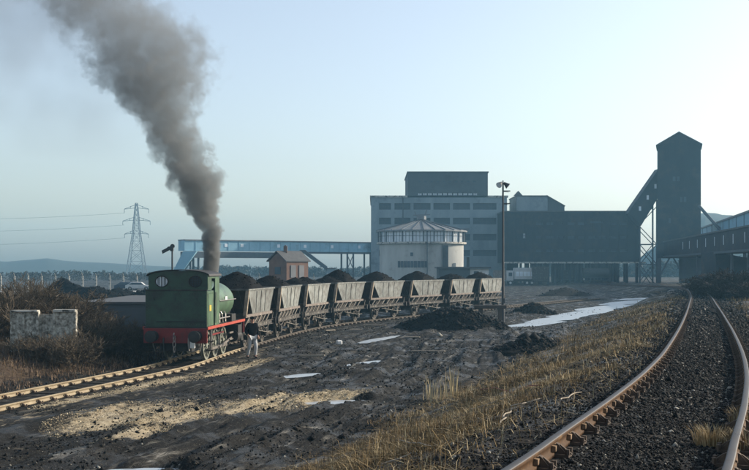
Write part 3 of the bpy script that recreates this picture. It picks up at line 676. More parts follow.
# cab front sheet
bm_obj('cab_front_sheet', sheet_with_holes([(-CW, 1.41), (CW, 1.41)]+cabprof()[2:], [(-.8, 3.05, .18, .22), (.8, 3.05, .18, .22)], 2.35, .03), M['green'], loco)
for sx in (-1, 1):
    x0, x1 = (CW, CW+.03) if sx > 0 else (-CW-.03, -CW)
    b = MB(); b.box(x0, x1, .42, .98, 2.83, 3.44); b.box(x0, x1, 1.62, 2.38, 1.405, 3.44); b.box(x0, x1, .98, 1.62, 3.30, 3.44); b.box(x0, x1, .98, 1.25, 1.405, 2.4)
    cs = b.build('cab_side', M['green_sunlit'] if sx > 0 else M['green'], loco)  # sun side gets the green with painted sunlight, far side the plain green
    b = MB(); xx = sx*(CW+.06)
    b.tube([(xx, 1.02, 1.5), (xx, 1.02, 2.75)], .016, 6); b.tube([(xx, 1.66, 1.5), (xx, 1.66, 2.75)], .016, 6); b.build('grab_rail', M['steel'], cs)
    b = MB(); b.box(x0-.01, x1+.01, .94, 1.0, 2.5, 3.3); b.box(x0-.01, x1+.01, 1.60, 1.66, 2.4, 3.3); b.build('door_frame', M['green_sunlit'], cs)
    b = MB(); b.box(sx*1.02, sx*1.04, 1.05, 1.6, 1.42, 2.2); b.build('cab_door', M['black'], cs)
b = MB(); b.box(-1.1, 1.1, .5, 2.3, 1.401, 1.45); b.build('cab_floor', M['black'], loco)
b = MB()
ro = [(1.26*math.cos(PI*k/16), 3.42+.235*math.sin(PI*k/16)) for k in range(17)]; ri = [(1.26*math.cos(PI*k/16), 3.385+.235*math.sin(PI*k/16)) for k in range(16, -1, -1)]
prof = ro+ri
b.prism(prof, lambda p: (p[0], .36, p[1]), lambda p: (p[0], 2.5, p[1])); b.build('cab_roof', M['black'], loco, auto=.5)
# boiler backhead glimpsed through the doorway
b = MB(); b.cyl((0, 2.1, 2.1), (0, 1, 0), .62, .5, 20); b.build('backhead', M['black'], loco, auto=.6)
# saddle tank
def tankprof(w, zb, zc, zt, n=18):
    pr = []
    for k in range(-3, n+4):
        a = PI*k/n
        pr.append((w*math.cos(a), zc+(zt-zc)*math.sin(a)))
    pr.append((-w*.62, zb)); pr.append((w*.62, zb)); return pr
b = MB()
secs = [(2.385, 1.0), (2.44, 1.02), (2.5, 1.02), (5.6, 1.02), (5.75, 1.0), (5.82, .93)]
tp = tankprof(1.06, 1.62, 2.28, 3.12)
n = len(tp); cc = (0, 2.3)
for (yy, k) in secs: b.v += [(p[0]*k, yy, cc[1]+(p[1]-cc[1])*k) for p in tp]
for i in range(len(secs)-1): b.f += [(i*n+j, i*n+(j+1) % n, (i+1)*n+(j+1) % n, (i+1)*n+j) for j in range(n)]
b.f += [tuple(range(n)), tuple((len(secs)-1)*n+j for j in reversed(range(n)))]
tank = b.build('saddle_tank', M['green_sunlit'], loco, auto=.7)
b = MB()
for yy in (3.1, 4.1, 5.1):
    b = MB(); b.prism([(p[0]*1.016, cc[1]+(p[1]-cc[1])*1.016) for p in tp], lambda p: (p[0], yy, p[1]), lambda p: (p[0], yy+.05, p[1])); b.build('tank_band', M['green'], tank)
b = MB(); b.tube([(1.15, 2.6, 2.35), (1.15, 5.7, 2.35)], .02, 8)
for yy in (2.7, 3.7, 4.7, 5.6): b.bar((1.02, yy, 2.35), (1.16, yy, 2.35), .03)
b.build('handrail', M['steel'], tank)
# name lettering marks on tank side
b = MB(); b.box(1.078, 1.088, 3.95, 4.35, 2.36, 2.5); b.build('nameplate', M['white'], tank)
b = MB(); b.cyl((0, 4.0, 1.85), (0, 1, 0), .66, 3.6, 24); b.build('boiler', M['black'], loco, auto=.5)
b = MB(); b.cyl((0, 6.25, 1.98), (0, 1, 0), .74, .86, 28); b.build('smokebox', M['black'], loco, auto=.5)
b = MB(); b.box(-.5, .5, 5.8, 6.65, 1.402, 1.6); b.build('smokebox_saddle', M['black'], loco)
b = MB(); b.tube([(0, 6.2, 2.65), (0, 6.2, 2.8), (0, 6.2, 3.42), (0, 6.2, 3.44), (0, 6.2, 3.55)], [.3, .21, .19, .26, .25], 20); b.build('chimney', M['black'], loco, auto=.6)
b = MB(); b.tube([(0, 4.3, 3.05), (0, 4.3, 3.2), (0, 4.3, 3.3), (0, 4.3, 3.36)], [.34, .3, .24, .1], 18); b.build('dome', M['green_sunlit'], loco, smooth=True)
b = MB(); b.cyl((-.12, 2.75, 3.2), (0, 0, 1), .05, .26, 10); b.cyl((.12, 2.75, 3.2), (0, 0, 1), .05, .26, 10); b.build('safety_valve', M['steel'], loco)
b = MB(); b.box(.72, 1.2, 4.7, 5.5, 1.402, 1.72); b.build('toolbox', M['black'], loco, bevel=.01)
b = MB()
for (y0, z0, y1, z1) in ((2.6, 1.42, 2.9, 1.95), (3.2, 1.42, 3.35, 2.0), (3.8, 1.42, 3.7, 2.0), (4.3, 1.42, 4.5, 1.95)): b.tube([(1.0, y0, z0), (.98, (y0+y1)/2, (z0+z1)/2+.05), (.85, y1, z1)], .035, 8)
b.tube([(1.12, 2.5, 1.62), (1.12, 4.6, 1.62)], .03, 8); b.build('injector_pipe', M['steel'], loco)
# driving wheels
WR = .60
def wheel_meshes(r, spokes, tw=.13):
    b = MB(); n = 28
    prof = [(r-.085, -.06), (r-.085, .06), (r-.0, .06), (r, -.03), (r+.028, -.04), (r+.028, -.07)]
    for (rr, xx) in prof: b.v += [(xx, rr*math.cos(2*PI*k/n), rr*math.sin(2*PI*k/n)) for k in range(n)]
    m_ = len(prof)
    for i in range(m_):
        for k in range(n): b.f.append((i*n+k, i*n+(k+1) % n, ((i+1) % m_)*n+(k+1) % n, ((i+1) % m_)*n+k))
    rim = b
    s_ = MB(); s_.cyl((0, 0, 0), (1, 0, 0), r*.2, .15, 14)
    for k in range(spokes):
        a = 2*PI*k/spokes; s_.bar((0, r*.15*math.cos(a), r*.15*math.sin(a)), (0, (r-.075)*math.cos(a), (r-.075)*math.sin(a)), .05, .055, up=(1, 0, 0))
    return rim, s_
rim, sp = wheel_meshes(WR, 12)
rim_me = rim.mesh('wheel', M['wheelgreen']); sp_me = sp.mesh('spokes', M['wheelgreen'])
wy = [1.75, 3.25, 4.75]
for sx in (-1, 1):
    for yy in wy:
        wo_ = link_mesh('driving_wheel', rim_me, loco, (sx*.76, yy, WR)); 
        if sx < 0: wo_.rotation_euler = (0, 0, PI)
        link_mesh('spokes', sp_me, wo_)
    b = MB(); xx = sx*.92
    b.bar((xx, wy[0], WR-.18), (xx, wy[2], WR-.18), .05, .1)
    for yy in wy: b.cyl((xx, yy, WR-.18), (1, 0, 0), .09, .09, 12)
    b.build('coupling_rod', M['steel'], loco)
    b = MB(); b.bar((xx+sx*.07, wy[1], WR-.18), (xx+sx*.07, 5.6, WR+.05), .05, .09); b.build('connecting_rod', M['steel'], loco)
    b = MB(); b.cyl((sx*1.0, 6.1, .72), (0, 1, .0), .27, .8, 18); b.box(sx*.62, sx*1.25, 5.75, 6.45, .72, 1.2); b.build('cylinder_block', M['black'], loco, auto=.6)
    b = MB(); b.box(sx*1.0, sx*1.06, 4.95, 5.7, .86, .93); b.box(sx*1.0, sx*1.06, 4.95, 5.7, .58, .63); b.build('slide_bar', M['steel'], loco)
    # steps
    for y0 in (.95, 5.0 if sx < 0 else 6.8):
        b = MB(); b.box(sx*1.14, sx*1.17, y0, y0+.32, .42, 1.36); b.box(sx*1.0, sx*1.27, y0-.02, y0+.34, .42, .45); b.box(sx*1.0, sx*1.27, y0-.02, y0+.34, .78, .81); b.build('step', M['black'], loco)
    b = MB(); b.box(sx*.9, sx*.96, 1.9, 4.2, .96, 1.02); b.build('brake_rigging', M['red'], loco)
    for yy in (2.55, 4.05, 5.5):
        b = MB(); b.box(sx*.70, sx*.82, yy-.07, yy+.05, .35, .85); b.bar((sx*.76, yy, .85), (sx*.7, yy, 1.1), .04); b.build('brake_block', M['black'], loco)
    b = MB(); b.tube([(sx*.95, .25, 1.36), (sx*.95, .25, .7), (sx*.9, .3, .45)], .03, 8); b.build('sand_pipe', M['strut'], loco)
for yy in wy:
    b = MB(); b.cyl((0, yy, WR), (1, 0, 0), .08, 1.4, 12); b.build('axle', M['black'], loco)
b = MB(); b.box(-.45, .45, 1.6, 3.0, .5, 1.2); b.build('ashpan', M['black'], loco)
for xx in (-.45, .55):
    b = MB(); b.tube([(xx, -.06, 1.0), (xx, -.10, .8), (xx+.02, -.1, .5)], .035, 8); b.build('vacuum_hose', M['steel'] if xx > 0 else M['black'], loco)
b = MB(); b.box(.62, .8, -.16, -.03, .6, .86); b.build('rear_lamp', M['white'], loco, bevel=.01)

# ------------------------------------------------------------------ COAL WAGONS (local: +Y forward, origin mid, z=0 rail top)
TL, TW, TZ = 2.72, 1.2, 2.66      # half top length, half width, top height
WZ, WL, WW = 1.55, 1.5, 1.12; WF = 2.15      # waist
FL = 3.15
ORD = ['first', 'second', 'third', 'fourth', 'fifth', 'sixth', 'seventh', 'last']
def make_wagon():
    r = empty('coal_wagon', (0, 0, 0), 0, 'x', 'coal wagon', 'hopper wagons coupled behind the green engine')
    th = .05
    # side plates
    for sx in (1, -1):
        b = MB()
        o0 = [(sx*TW, -TL, TZ), (sx*TW, TL, TZ), (sx*WW, WF, WZ), (sx*WW, -WL, WZ)]
        i0 = [(p[0]-sx*th, p[1], p[2]) for p in o0]
        b.add(o0+i0, [(0, 1, 2, 3), (4, 7, 6, 5), (0, 4, 5, 1), (1, 5, 6, 2), (2, 6, 7, 3), (3, 7, 4, 0)])
        side = b.build('hopper_side', M['hopper'], r)
        for t in (-.36, 0, .36):
            b = MB(); b.bar((sx*(TW+.012), TL*t, TZ-.05), (sx*(WW+.012), TL*t*.9, WZ+.04), .04, .03, up=(1, 0, 0)); b.build('rib', M['hopper'], side)
        b = MB(); b.box(sx*(TW-.045), sx*(TW+.05), -TL-.04, TL+.04, TZ, TZ+.07); b.build('top_rail', M['hopper'], side)
        # waist beam and frame
        b = MB(); b.box(sx*(WW-.03), sx*(WW+.07), -FL+.05, WF+.25, WZ-.13, WZ-.002); b.build('waist_beam', M['waist'], r)
        b = MB(); b.box(sx*.93, sx*1.02, -FL, FL, .86, 1.08); b.box(sx*1.02, sx*1.09, -FL, FL, 1.055, 1.08); b.box(sx*1.02, sx*1.09, -FL, FL, .86, .885); b.build('solebar', M['frame'], r)
        for k in range(6):
            yy = -2.4+k*.82
            b = MB(); b.bar((sx*1.05, yy-.18, 1.08), (sx*(WW+.02), yy+.16, WZ-.13), .09, .05, up=(1, 0, 0)); b.build('strut', M['strut'], r)
        for sy in (1, -1):
            if sy < 0: b = MB(); b.bar((sx*(TW-.02), sy*(TL-.02), TZ), (sx*(WW+.02), sy*(FL-.1), WZ-.06), .12, .16, up=(1, 0, 0)); b.build('corner_post', M['rust'], r)
            else: b = MB(); b.bar((sx*(TW-.35), sy*(TL-.12), TZ-.1), (sx*(WW-.35), sy*(FL-.25), WZ-.06), .08, .1, up=(1, 0, 0)); b.build('inner_post', M['hopper_dark'], r)
            b = MB(); b.bar((sx*(WW-.05), sy*(FL-.12), WZ-.1), (sx*.98, sy*(FL-.12), 1.06), .1, .08); b.build('end_post', M['frame'], r)
    # sloping ends
    for sy in (1, -1):
        b = MB(); t2 = sy*.05
        we = WF if sy > 0 else WL; o0 = [(-TW+th, sy*TL, TZ), (TW-th, sy*TL, TZ), (WW-th, sy*we, WZ), (-WW+th, sy*we, WZ)]
        b.add(o0+[(p[0], p[1]-t2, p[2]) for p in o0], [(0, 1, 2, 3), (4, 7, 6, 5), (0, 4, 5, 1), (1, 5, 6, 2), (2, 6, 7, 3), (3, 7, 4, 0)])
        e = b.build('hopper_end', M['hopper_dark'], r)
        for xx in (-.75, -.25, .25, .75):
            b = MB(); b.bar((xx, sy*(TL+.03), TZ-.05), (xx*.95, sy*(we+.05), WZ), .05, .05); b.build('rib', M['hopper_dark'], e)
        b = MB(); b.box(-TW+.05, TW-.05, sy*(TL-.04), sy*(TL+.05), TZ+.002, TZ+.068); b.build('end_rail', M['hopper'], e)
        b = MB(); b.box(-1.2, 1.2, sy*FL, sy*(FL+.09), .82, 1.14); hd = b.build('headstock', M['frame'], r)
        for sx in (1, -1):
            b = MB(); b.tube([(sx*.86, sy*(FL+.09), .98), (sx*.86, sy*(FL+.28), .98)], .085, 10); b.tube([(sx*.86, sy*(FL+.33), .98), (sx*.86, sy*(FL+.36), .98)], .2, 14); b.tube([(sx*.86, sy*(FL+.2), .98), (sx*.86, sy*(FL+.34), .98)], .045, 8)
            b.build('buffer', M['frame'], r, auto=.6)
        b = MB(); b.tube([(0, sy*(FL+.05), .98), (0, sy*(FL+.2), .98), (0, sy*(FL+.3), .85), (0, sy*(FL+.38), .9)], .03, 6); b.build('coupling', M['frame'], r)
    # lower chute
    b = MB()
    for y0 in (-.95, .95):
        tp_ = [(-WW+.06, y0-.93, WZ-.005), (WW-.06, y0-.93, WZ-.005), (WW-.06, y0+.93, WZ-.005), (-WW+.06, y0+.93, WZ-.005)]
        bt = [(-.6, y0-.3, .45), (.6, y0-.3, .45), (.6, y0+.3, .45), (-.6, y0+.3, .45)]
        b.hexa(bt+tp_)
    b.build('discharge_chute', M['hopper_dark'], r)
    # wheels
    rim, sp = wheel_meshes(.44, 8); 
    rme = rim.mesh('wheel', M['wheelblack']); disc = MB(); disc.cyl((0, 0, 0), (1, 0, 0), .4, .05, 20); disc.cyl((0, 0, 0), (1, 0, 0), .12, .2, 12); dme = disc.mesh('wheel_disc', M['wheelblack'])
    for yy in (-1.75, 1.75):
        for sx in (1, -1):
            wv = link_mesh('wheel', rme, r, (sx*.76, yy, .44), 0 if sx > 0 else PI); link_mesh('wheel_disc', dme, wv)
            b = MB(); b.box(sx*.9, sx*1.06, yy-.15, yy+.15, .33, .62); b.build('axle_box', M['frame'], r, bevel=.02)
            b = MB(); b.bar((sx*.97, yy-.55, .86), (sx*.97, yy-.05, .3), .04, .06, up=(1, 0, 0)); b.bar((sx*.97, yy+.55, .86), (sx*.97, yy+.05, .3), .04, .06, up=(1, 0, 0)); b.box(sx*.95, sx*.99, yy-.3, yy+.3, .26, .3); b.build('axle_guard', M['frame'], r)
            b = MB(); b.tube([(sx*1.0, yy-.6, .84), (sx*1.0, yy-.3, .72), (sx*1.0, yy, .67), (sx*1.0, yy+.3, .72), (sx*1.0, yy+.6, .84)], .035, 6); b.build('spring', M['frame'], r)
        b = MB(); b.cyl((0, yy, .44), (1, 0, 0), .06, 1.5, 10); b.build('axle', M['frame'], r)
    for sx in (1, -1):
        b = MB(); b.bar((sx*1.1, -1.1, .78), (sx*1.1, 1.7, .50), .03, .06, up=(1, 0, 0)); b.bar((sx*1.1, 1.7, .5), (sx*1.1, 2.3, .52), .03, .05, up=(1, 0, 0)); b.build('brake_lever', M['strut'], r)
        b = MB(); b.bar((sx*1.0, -.35, .86), (sx*1.0, 0, .42), .05, .05); b.bar((sx*1.0, .35, .86), (sx*1.0, 0, .42), .05, .05); b.build('v_hanger', M['strut'], r)
        b = MB(); b.bar((sx*1.12, 1.72, 1.0), (sx*1.12, 1.72, .3), .05, .03); b.build('lever_guard', M['strut'], r)
    return r
wag = make_wagon()
s50 = float(np.interp(50.15, LT[:, 1], LS))
wl = ['first coal hopper wagon, coupled directly behind the green engine',
      'second coal hopper wagon behind the engine, its lower corner hidden by nobody, pale grey side',
      'third coal hopper wagon counted from the green engine',
      'fourth coal hopper wagon counted from the green engine',
      'fifth coal hopper wagon from the engine, fourth from the tail of the train',
      'sixth coal hopper wagon from the engine, behind the left end of the dark spoil heap',
      'seventh coal hopper wagon from the engine, just before the tail wagon',
      'last coal hopper wagon at the tail, nearest the tall lamp post']
wl[1] = 'second coal hopper wagon counted from the green engine'
def coal_mesh(seed, peaks, hmax):
    rng = np.random.default_rng(seed); n, m_ = 46, 22
    u = np.linspace(-1, 1, n); v = np.linspace(-1, 1, m_); U, Vv = np.meshgrid(u, v, indexing='ij')
    z = np.full(U.shape, -.1)
    for (pu, pv, hh, sl) in peaks: z = np.maximum(z, hh-np.sqrt(((U-pu)*2.75*.62)**2+((Vv-pv)*1.12*.55)**2+.003)*sl)
    z = z+.10*fbm(U*9+seed, Vv*4, seed, 4, .7)+.05*(rng.random(U.shape)-.5)
    z = np.maximum(z, -.04+.05*fbm(U*6+seed, Vv*3, seed+3, 3)); edge = np.minimum((1-np.abs(U))*2, 1-np.abs(Vv)); z = np.minimum(z, .0+edge*1.9)
    V = np.stack([Vv*1.13, U*2.66, z], -1).reshape(-1, 3)
    ii = np.arange(n-1)[:, None]*m_+np.arange(m_-1)[None, :]
    Fc = np.stack([ii, ii+1, ii+1+m_, ii+m_], -1).reshape(-1, 4)
    # skirt below the rim so the load is a solid heap
    return V, Fc
cheap = [[(-.05, 0, .95, .85)], [(-.1, 0, .72, .8)], [(-.4, 0, .52, .7), (.35, 0, .55, .7)], [(-.6, .1, .55, .7), (.2, 0, 1.02, 1.0)],
         [(.1, 0, .85, .75)], [(.15, 0, .85, .72), (.7, 0, .4, .6)], [(.1, 0, .6, .6)], [(-.1, 0, .7, .7)]]
cl_ = ['steep coal heap filling the first wagon behind the engine, highest of the loads', 'pointed coal heap in the second wagon from the engine', 'double humped coal load in the third wagon from the engine',
       'coal load with one tall peak in the fourth wagon from the engine', 'broad coal heap in the fifth wagon from the engine', 'broad coal load in the sixth wagon from the engine, before the round pale building',
       'low coal load in the seventh wagon from the engine', 'low coal heap in the last wagon of the train']
for k in range(8):
    o = wag if k == 0 else copy_tree(wag)
    p, d = path_at(LT, LS, s50+3.35+7.05*k)
    ang = math.atan2(d[1], d[0])-PI/2
    o.location = (p[0], p[1], .15); o.rotation_euler = (0, 0, ang); o['label'] = wl[k]
    V, Fc = coal_mesh(11+k, cheap[k], 1)
    me = np_mesh('coal_load', V, Fc, M['coal']); c = link_mesh('coal_load', me, None, (p[0], p[1], .15+TZ-.04), ang)
    tag(c, cl_[k], 'coal load', 'coal heaped in the hopper wagons')
    nL = 260; uu = RNG.uniform(-2.5, 2.5, nL); vv = RNG.uniform(-1.02, 1.02, nL)
    zi = V[:, 2].reshape(46, 22); iu = ((uu/2.66+1)/2*45).astype(int); iv = ((vv/1.13+1)/2*21).astype(int)
    st = stones('coal_lumps', vv, uu, RNG.lognormal(-3.2, .35, nL), M['coal'], 'loose lumps on the coal heap', parent=c, z=zi[iu, iv]-.01)

# ------------------------------------------------------------------ SPOIL HEAPS
def heap(name, cx, cy, a, b_, h, label, cat, seed, ang=0, m=None, n=90, group=None, rough=.35, lumps=900):
    u = np.linspace(-1.15, 1.15, n); U, Vv = np.meshgrid(u, u, indexing='ij')
    r = np.sqrt(U**2+Vv**2+.02)*(1+.35*fbm(U*2+seed, Vv*2, seed, 3)*2*.5)
    z = h*np.clip(1-r**1.2, -.2, 1)*(1+.5*fbm(U*2.2+9, Vv*2.2+seed, seed+5, 3))+h*rough*fbm(U*6+seed, Vv*6, seed+9, 5, .7)*np.clip(1.15-r, 0, 1)
    z = np.where(z < -.12*h, -.12*h-.2, z)
    c, s = math.cos(ang), math.sin(ang)
    g0 = gz(cx, cy) if cy < 260 else 0
    V = np.stack([U*a*c-Vv*b_*s, U*a*s+Vv*b_*c, z], -1).reshape(-1, 3)
    ii = np.arange(n-1)[:, None]*n+np.arange(n-1)[None, :]; Fc = np.stack([ii, ii+n, ii+1+n, ii+1], -1).reshape(-1, 4)
    o = link_mesh(name, np_mesh(name, V, Fc, m or M['coal']), None, (cx, cy, g0)); tag(o, label, cat, group)
    if lumps:
        uu = RNG.uniform(-.9, .9, lumps); vv = RNG.uniform(-.9, .9, lumps); Zg = z
        iu = ((uu/1.15+1)/2*(n-1)).astype(int); iv = ((vv/1.15+1)/2*(n-1)).astype(int)
        stones('heap_lumps', uu*a*c-vv*b_*s, uu*a*s+vv*b_*c, RNG.lognormal(-2.7, .5, lumps), M['stone'], 'loose lumps on the heap', parent=o, z=Zg[iu, iv], tint=RNG.beta(1.5, 2.5, lumps))
    return o
M['spoil'] = mat('dark_spoil', (.012, .011, .01), (.024, .022, .019), rough=.95, spec=.05, scale=2.5, bump=.8, bscale=8, bdist=.08, c3=(.045, .038, .028), s3=2.)
heap('spoil_heap', 5.0, 70.0, 3.7, 2.2, 1.35, 'large dark rough spoil heap in front of the rear coal wagons', 'spoil heap', 3, .1, M['spoil'], lumps=2200)
heap('spoil_heap', 13.2, 92.0, 2.0, 1.4, .85, 'small dark spoil heap just right of the tall lamp post', 'spoil heap', 8, .2, M['spoil'])
heap('coal_heap', X(92, 118), 118, 5.2, 3., 2.2, 'larger coal heap beside the pale road left of the engine', 'coal heap', 21, .1, M['coal'])
heap('coal_heap', X(118, 128), 128, 4., 2.5, 1.5, 'long low coal heap just behind the dark square post', 'coal heap', 25, .1, M['coal'], lumps=300)
heap('coal_heap', X(64, 122), 122, 5., 2.5, 2.3, 'coal heap showing through the scrub above the peeling wall', 'coal heap', 26, .1, M['coal'], lumps=300)
heap('coal_heap', X(143, 112), 112, 2.4, 2., 1.9, 'small coal heap half hidden by the engine bunker', 'coal heap', 22, .3, M['coal'])
heap('spoil_heap', 7.6, 52, 2.6, 1.5, .55, 'low clod ridge at the edge of the grass bank', 'spoil heap', 33, .9, M['spoil'])
heap('spoil_heap', 26., 150., 5, 3, 1.2, 'low distant spoil heap in front of the long dark building', 'spoil heap', 35, .9, M['spoil'], lumps=200)

# ------------------------------------------------------------------ BUILDINGS
def facade(b, x0, x1, z0, z1, y, holes, depth=.35, sgn=1, axis='x'):
    """front wall facing -y with rectangular holes (x0,x1,z0,z1) and reveals"""
    xs = sorted({x0, x1, *[h[0] for h in holes], *[h[1] for h in holes]}); zs = sorted({z0, z1, *[h[2] for h in holes], *[h[3] for h in holes]})
    pt = (lambda a, z, dy=0: (a, y+dy, z)) if axis == 'x' else (lambda a, z, dy=0: (y+dy, a, z))
    for i in range(len(xs)-1):
        for j in range(len(zs)-1):
            mx, mz = (xs[i]+xs[i+1])/2, (zs[j]+zs[j+1])/2
            if any(h[0] < mx < h[1] and h[2] < mz < h[3] for h in holes): continue
            b.quad(pt(xs[i], zs[j]), pt(xs[i+1], zs[j]), pt(xs[i+1], zs[j+1]), pt(xs[i], zs[j+1]))
    d = depth*sgn
    for h in holes:
        b.quad(pt(h[0], h[2]), pt(h[1], h[2]), pt(h[1], h[2], d), pt(h[0], h[2], d)); b.quad(pt(h[0], h[3]), pt(h[0], h[3], d), pt(h[1], h[3], d), pt(h[1], h[3]))
        b.quad(pt(h[0], h[2]), pt(h[0], h[2], d), pt(h[0], h[3], d), pt(h[0], h[3])); b.quad(pt(h[1], h[2]), pt(h[1], h[3]), pt(h[1], h[3], d), pt(h[1], h[2], d))
def block(root, name, x0, x1, y0, y1, z0, z1, m, holes=(), depth=.35, top=True):
    b = MB(); facade(b, x0, x1, z0, z1, y0, list(holes), depth)
    b.quad((x0, y1, z0), (x0, y0, z0), (x0, y0, z1), (x0, y1, z1)); b.quad((x1, y0, z0), (x1, y1, z0), (x1, y1, z1), (x1, y0, z1))
    b.quad((x1, y1, z0), (x0, y1, z0), (x0, y1, z1), (x1, y1, z1)); b.quad((x0, y0, z1), (x1, y0, z1), (x1, y1, z1), (x0, y1, z1)); b.quad((x0, y1, z0), (x1, y1, z0), (x1, y0, z0), (x0, y0, z0))
    me = b.mesh(name, m, fix=False); return link_mesh(name, me, root)
def window(root, h, y, depth, nx, nz, pm, fm=None, t=.09):
    b = MB(); yy = y+depth-.12
    b.box(h[0], h[1], yy, yy+.08, h[2], h[2]+t); b.box(h[0], h[1], yy, yy+.08, h[3]-t, h[3]); 
    for i in range(nx+1):
        xx = h[0]+(h[1]-h[0]-t)*i/nx; b.box(xx, xx+t, yy+.002, yy+.078, h[2]+t, h[3]-t)
    for j in range(1, nz):
        zz = h[2]+(h[3]-h[2])*j/nz; b.box(h[0]+t, h[1]-t, yy+.004, yy+.076, zz-t/2, zz+t/2)
    w_ = b.build('window', fm or M['girder'], root)
    b = MB(); b.quad((h[0], y+depth-.02, h[2]), (h[1], y+depth-.02, h[2]), (h[1], y+depth-.02, h[3]), (h[0], y+depth-.02, h[3])); b.build('pane', pm, w_)
    return w_
D0 = 262.
def R(pxa, pxb, pya, pyb, D): return (X(pxa, D), X(pxb, D), Z(pyb, D), Z(pya, D))
main = empty('washery_building', (0, 0, 0), 0, 'tall blocky pale grey plant building with rows of long windows and an upper storey', 'factory building')
grp = [(379, 391), (394.5, 410.5), (413.5, 430.5), (433.5, 450), (453, 470), (473, 496.5)]
holes = []
for (ya, yb) in ((203.2, 209.6), (217.8, 224.4), (234, 240.4), (250, 256)):
    for a, c in grp: holes.append(R(a, c, ya, yb, D0))
x0, x1 = X(371, D0), X(507, D0)
mb_ = block(main, 'wall', x0, x1, D0, D0+34, -.5, Z(197.5, D0), M['render_pale'], holes, .5)
ux0_, ux1_ = X(408, D0), X(488, D0)
for h in holes: window(main, h, D0, .5, 5 if h[1]-h[0] > 3.5 else 4, 2, M['glass'])
b = MB(); b.box(x0-.25, ux0_-.01, D0-.25, D0+34.2, Z(197.5, D0)+.002, Z(196.6, D0)+.25); b.box(ux1_+.01, x1+.25, D0-.25, D0+34.2, Z(197.5, D0)+.002, Z(196.6, D0)+.25); b.build('parapet', M['concrete'], main)
ux0, ux1 = X(408, D0), X(488, D0); uh = [R(417.8+i*5.05, 417.8+i*5.05+4.2, 192.6, 196.2, D0) for i in range(12)]
uh2 = [R(418+i*6.1, 418+i*6.1+3, 180.6, 182.2, D0) for i in range(10)]
block(main, 'upper_storey', ux0, ux1, D0+.3, D0+24, Z(196.6, D0)+.25, Z(172.6, D0), M['brick_far'], [(h[0], h[1], max(h[2], Z(196.6, D0)+.3), h[3]) for h in uh]+uh2, .3)
for h in uh: window(main, (h[0], h[1], max(h[2], Z(196.6, D0)+.3), h[3]), D0+.3, .3, 2, 1, M['pane_pale'], t=.06)
for h in uh2: window(main, h, D0+.3, .3, 1, 1, M['glass'], t=.05)
b = MB(); b.box(ux0-.2, ux1+.2, D0+.1, D0+24.2, Z(172.6, D0)+.002, Z(171.7, D0)+.1); b.build('roof', M['slate'], main)
b = MB(); b.bar((ux0-1.2, D0-.1, 0), (ux0-1.2, D0-.1, Z(197.5, D0)), .25); b.build('downpipe', M['girder'], main)

# rooftop shed between
shed = empty('rooftop_shed', (0, 0, 0), 0, 'pale flat roofed shed with a sloping end standing on the long dark building', 'shed')
DS = 266.
b = MB(); b.box(X(516.5, DS), X(547.5, DS), DS, DS+14, Z(213, DS), Z(196.5, DS)); b.build('wall', M['render_pale'], shed)
b = MB(); xa, xb = X(547.6, DS), X(564.5, DS)
b.add([(xa, DS, Z(213, DS)), (xb, DS, Z(213, DS)), (xb, DS, Z(206.5, DS)), (xa, DS, Z(196, DS)), (xa, DS+14, Z(213, DS)), (xb, DS+14, Z(213, DS)), (xb, DS+14, Z(206.5, DS)), (xa, DS+14, Z(196, DS))],
      [(0, 1, 2, 3), (5, 4, 7, 6), (3, 2, 6, 7), (1, 5, 6, 2), (0, 3, 7, 4), (0, 4, 5, 1)]); b.build('sloping_end', M['brick_far'], shed)
b = MB(); b.box(X(516, DS), X(547.8, DS), DS-.2, DS+14.2, Z(196.5, DS)+.002, Z(195.8, DS)+.1); b.bar((xa-.3, DS-.15, Z(195.6, DS)), (xb+.1, DS-.15, Z(206.2, DS)), .3); b.build('roof_edge', M['slate'], shed)
xg = X(518.5, DS); b = MB(); zg = Z(195.8, DS)+.1
b.add([(xg-1., DS, zg), (xg+1., DS, zg), (xg, DS, zg+1.1), (xg-1., DS+2, zg), (xg+1., DS+2, zg), (xg, DS+2, zg+1.1)], [(0, 1, 2), (4, 3, 5), (0, 2, 5, 3), (1, 4, 5, 2), (0, 3, 4, 1)]); b.build('roof_vent', M['slate'], shed)

# long dark block on columns
DB = 250.
longb = empty('screening_building', (0, 0, 0), 0, 'long dark sheet clad building raised on columns over the sidings', 'factory building')
x0, x1 = X(503.5, DB), X(640, DB)
hl = [R(523, 525.8, 233, 238.6, DB), R(561, 562.6, 222, 224, DB), R(590, 603, 221, 223.2, DB)]
rows = []
for yy in (222.5, 236, 249.5):
    for i in range(9):
        a = 536+i*10.5
        if not (585 < a+4 < 606 and yy < 224) and not (556 < a+4 < 566 and yy < 226): rows.append(R(a, a+7, yy, yy+2.6, DB))
block(longb, 'wall', x0, x1, DB, DB+28, Z(262.5, DB), Z(212, DB), M['cladding'], hl+rows, .25)
window(longb, hl[0], DB, .25, 1, 2, M['pane_pale'])
for h in hl[1:]: window(longb, h, DB, .25, 3, 1, M['glass'], t=.06)
for h in rows: window(longb, h, DB, .25, 4, 1, M['glass'], t=.06)
b = MB(); b.box(x0-.1, x1+.2, DB-.15, DB+28.2, Z(212, DB)+.002, Z(211.2, DB)+.1); b.build('roof_edge', M['slate'], longb)
b = MB(); b.box(x0, x1+1.2, DB-.4, DB-.02, Z(263.4, DB), Z(261.8, DB)); b.build('edge_beam', M['concrete'], longb)
for i in range(60): pass
for px in (536, 541.5, 549, 556, 563, 571, 577, 583, 590, 597, 604, 611, 619, 628, 638):
    for dy in (1, 13, 26):
        b = MB(); xx = X(px, DB); b.box(xx-.28, xx+.28, DB+dy, DB+dy+.55, -.5, Z(262.5, DB)-.002); b.build('column', M['cladding'], longb)
b = MB()
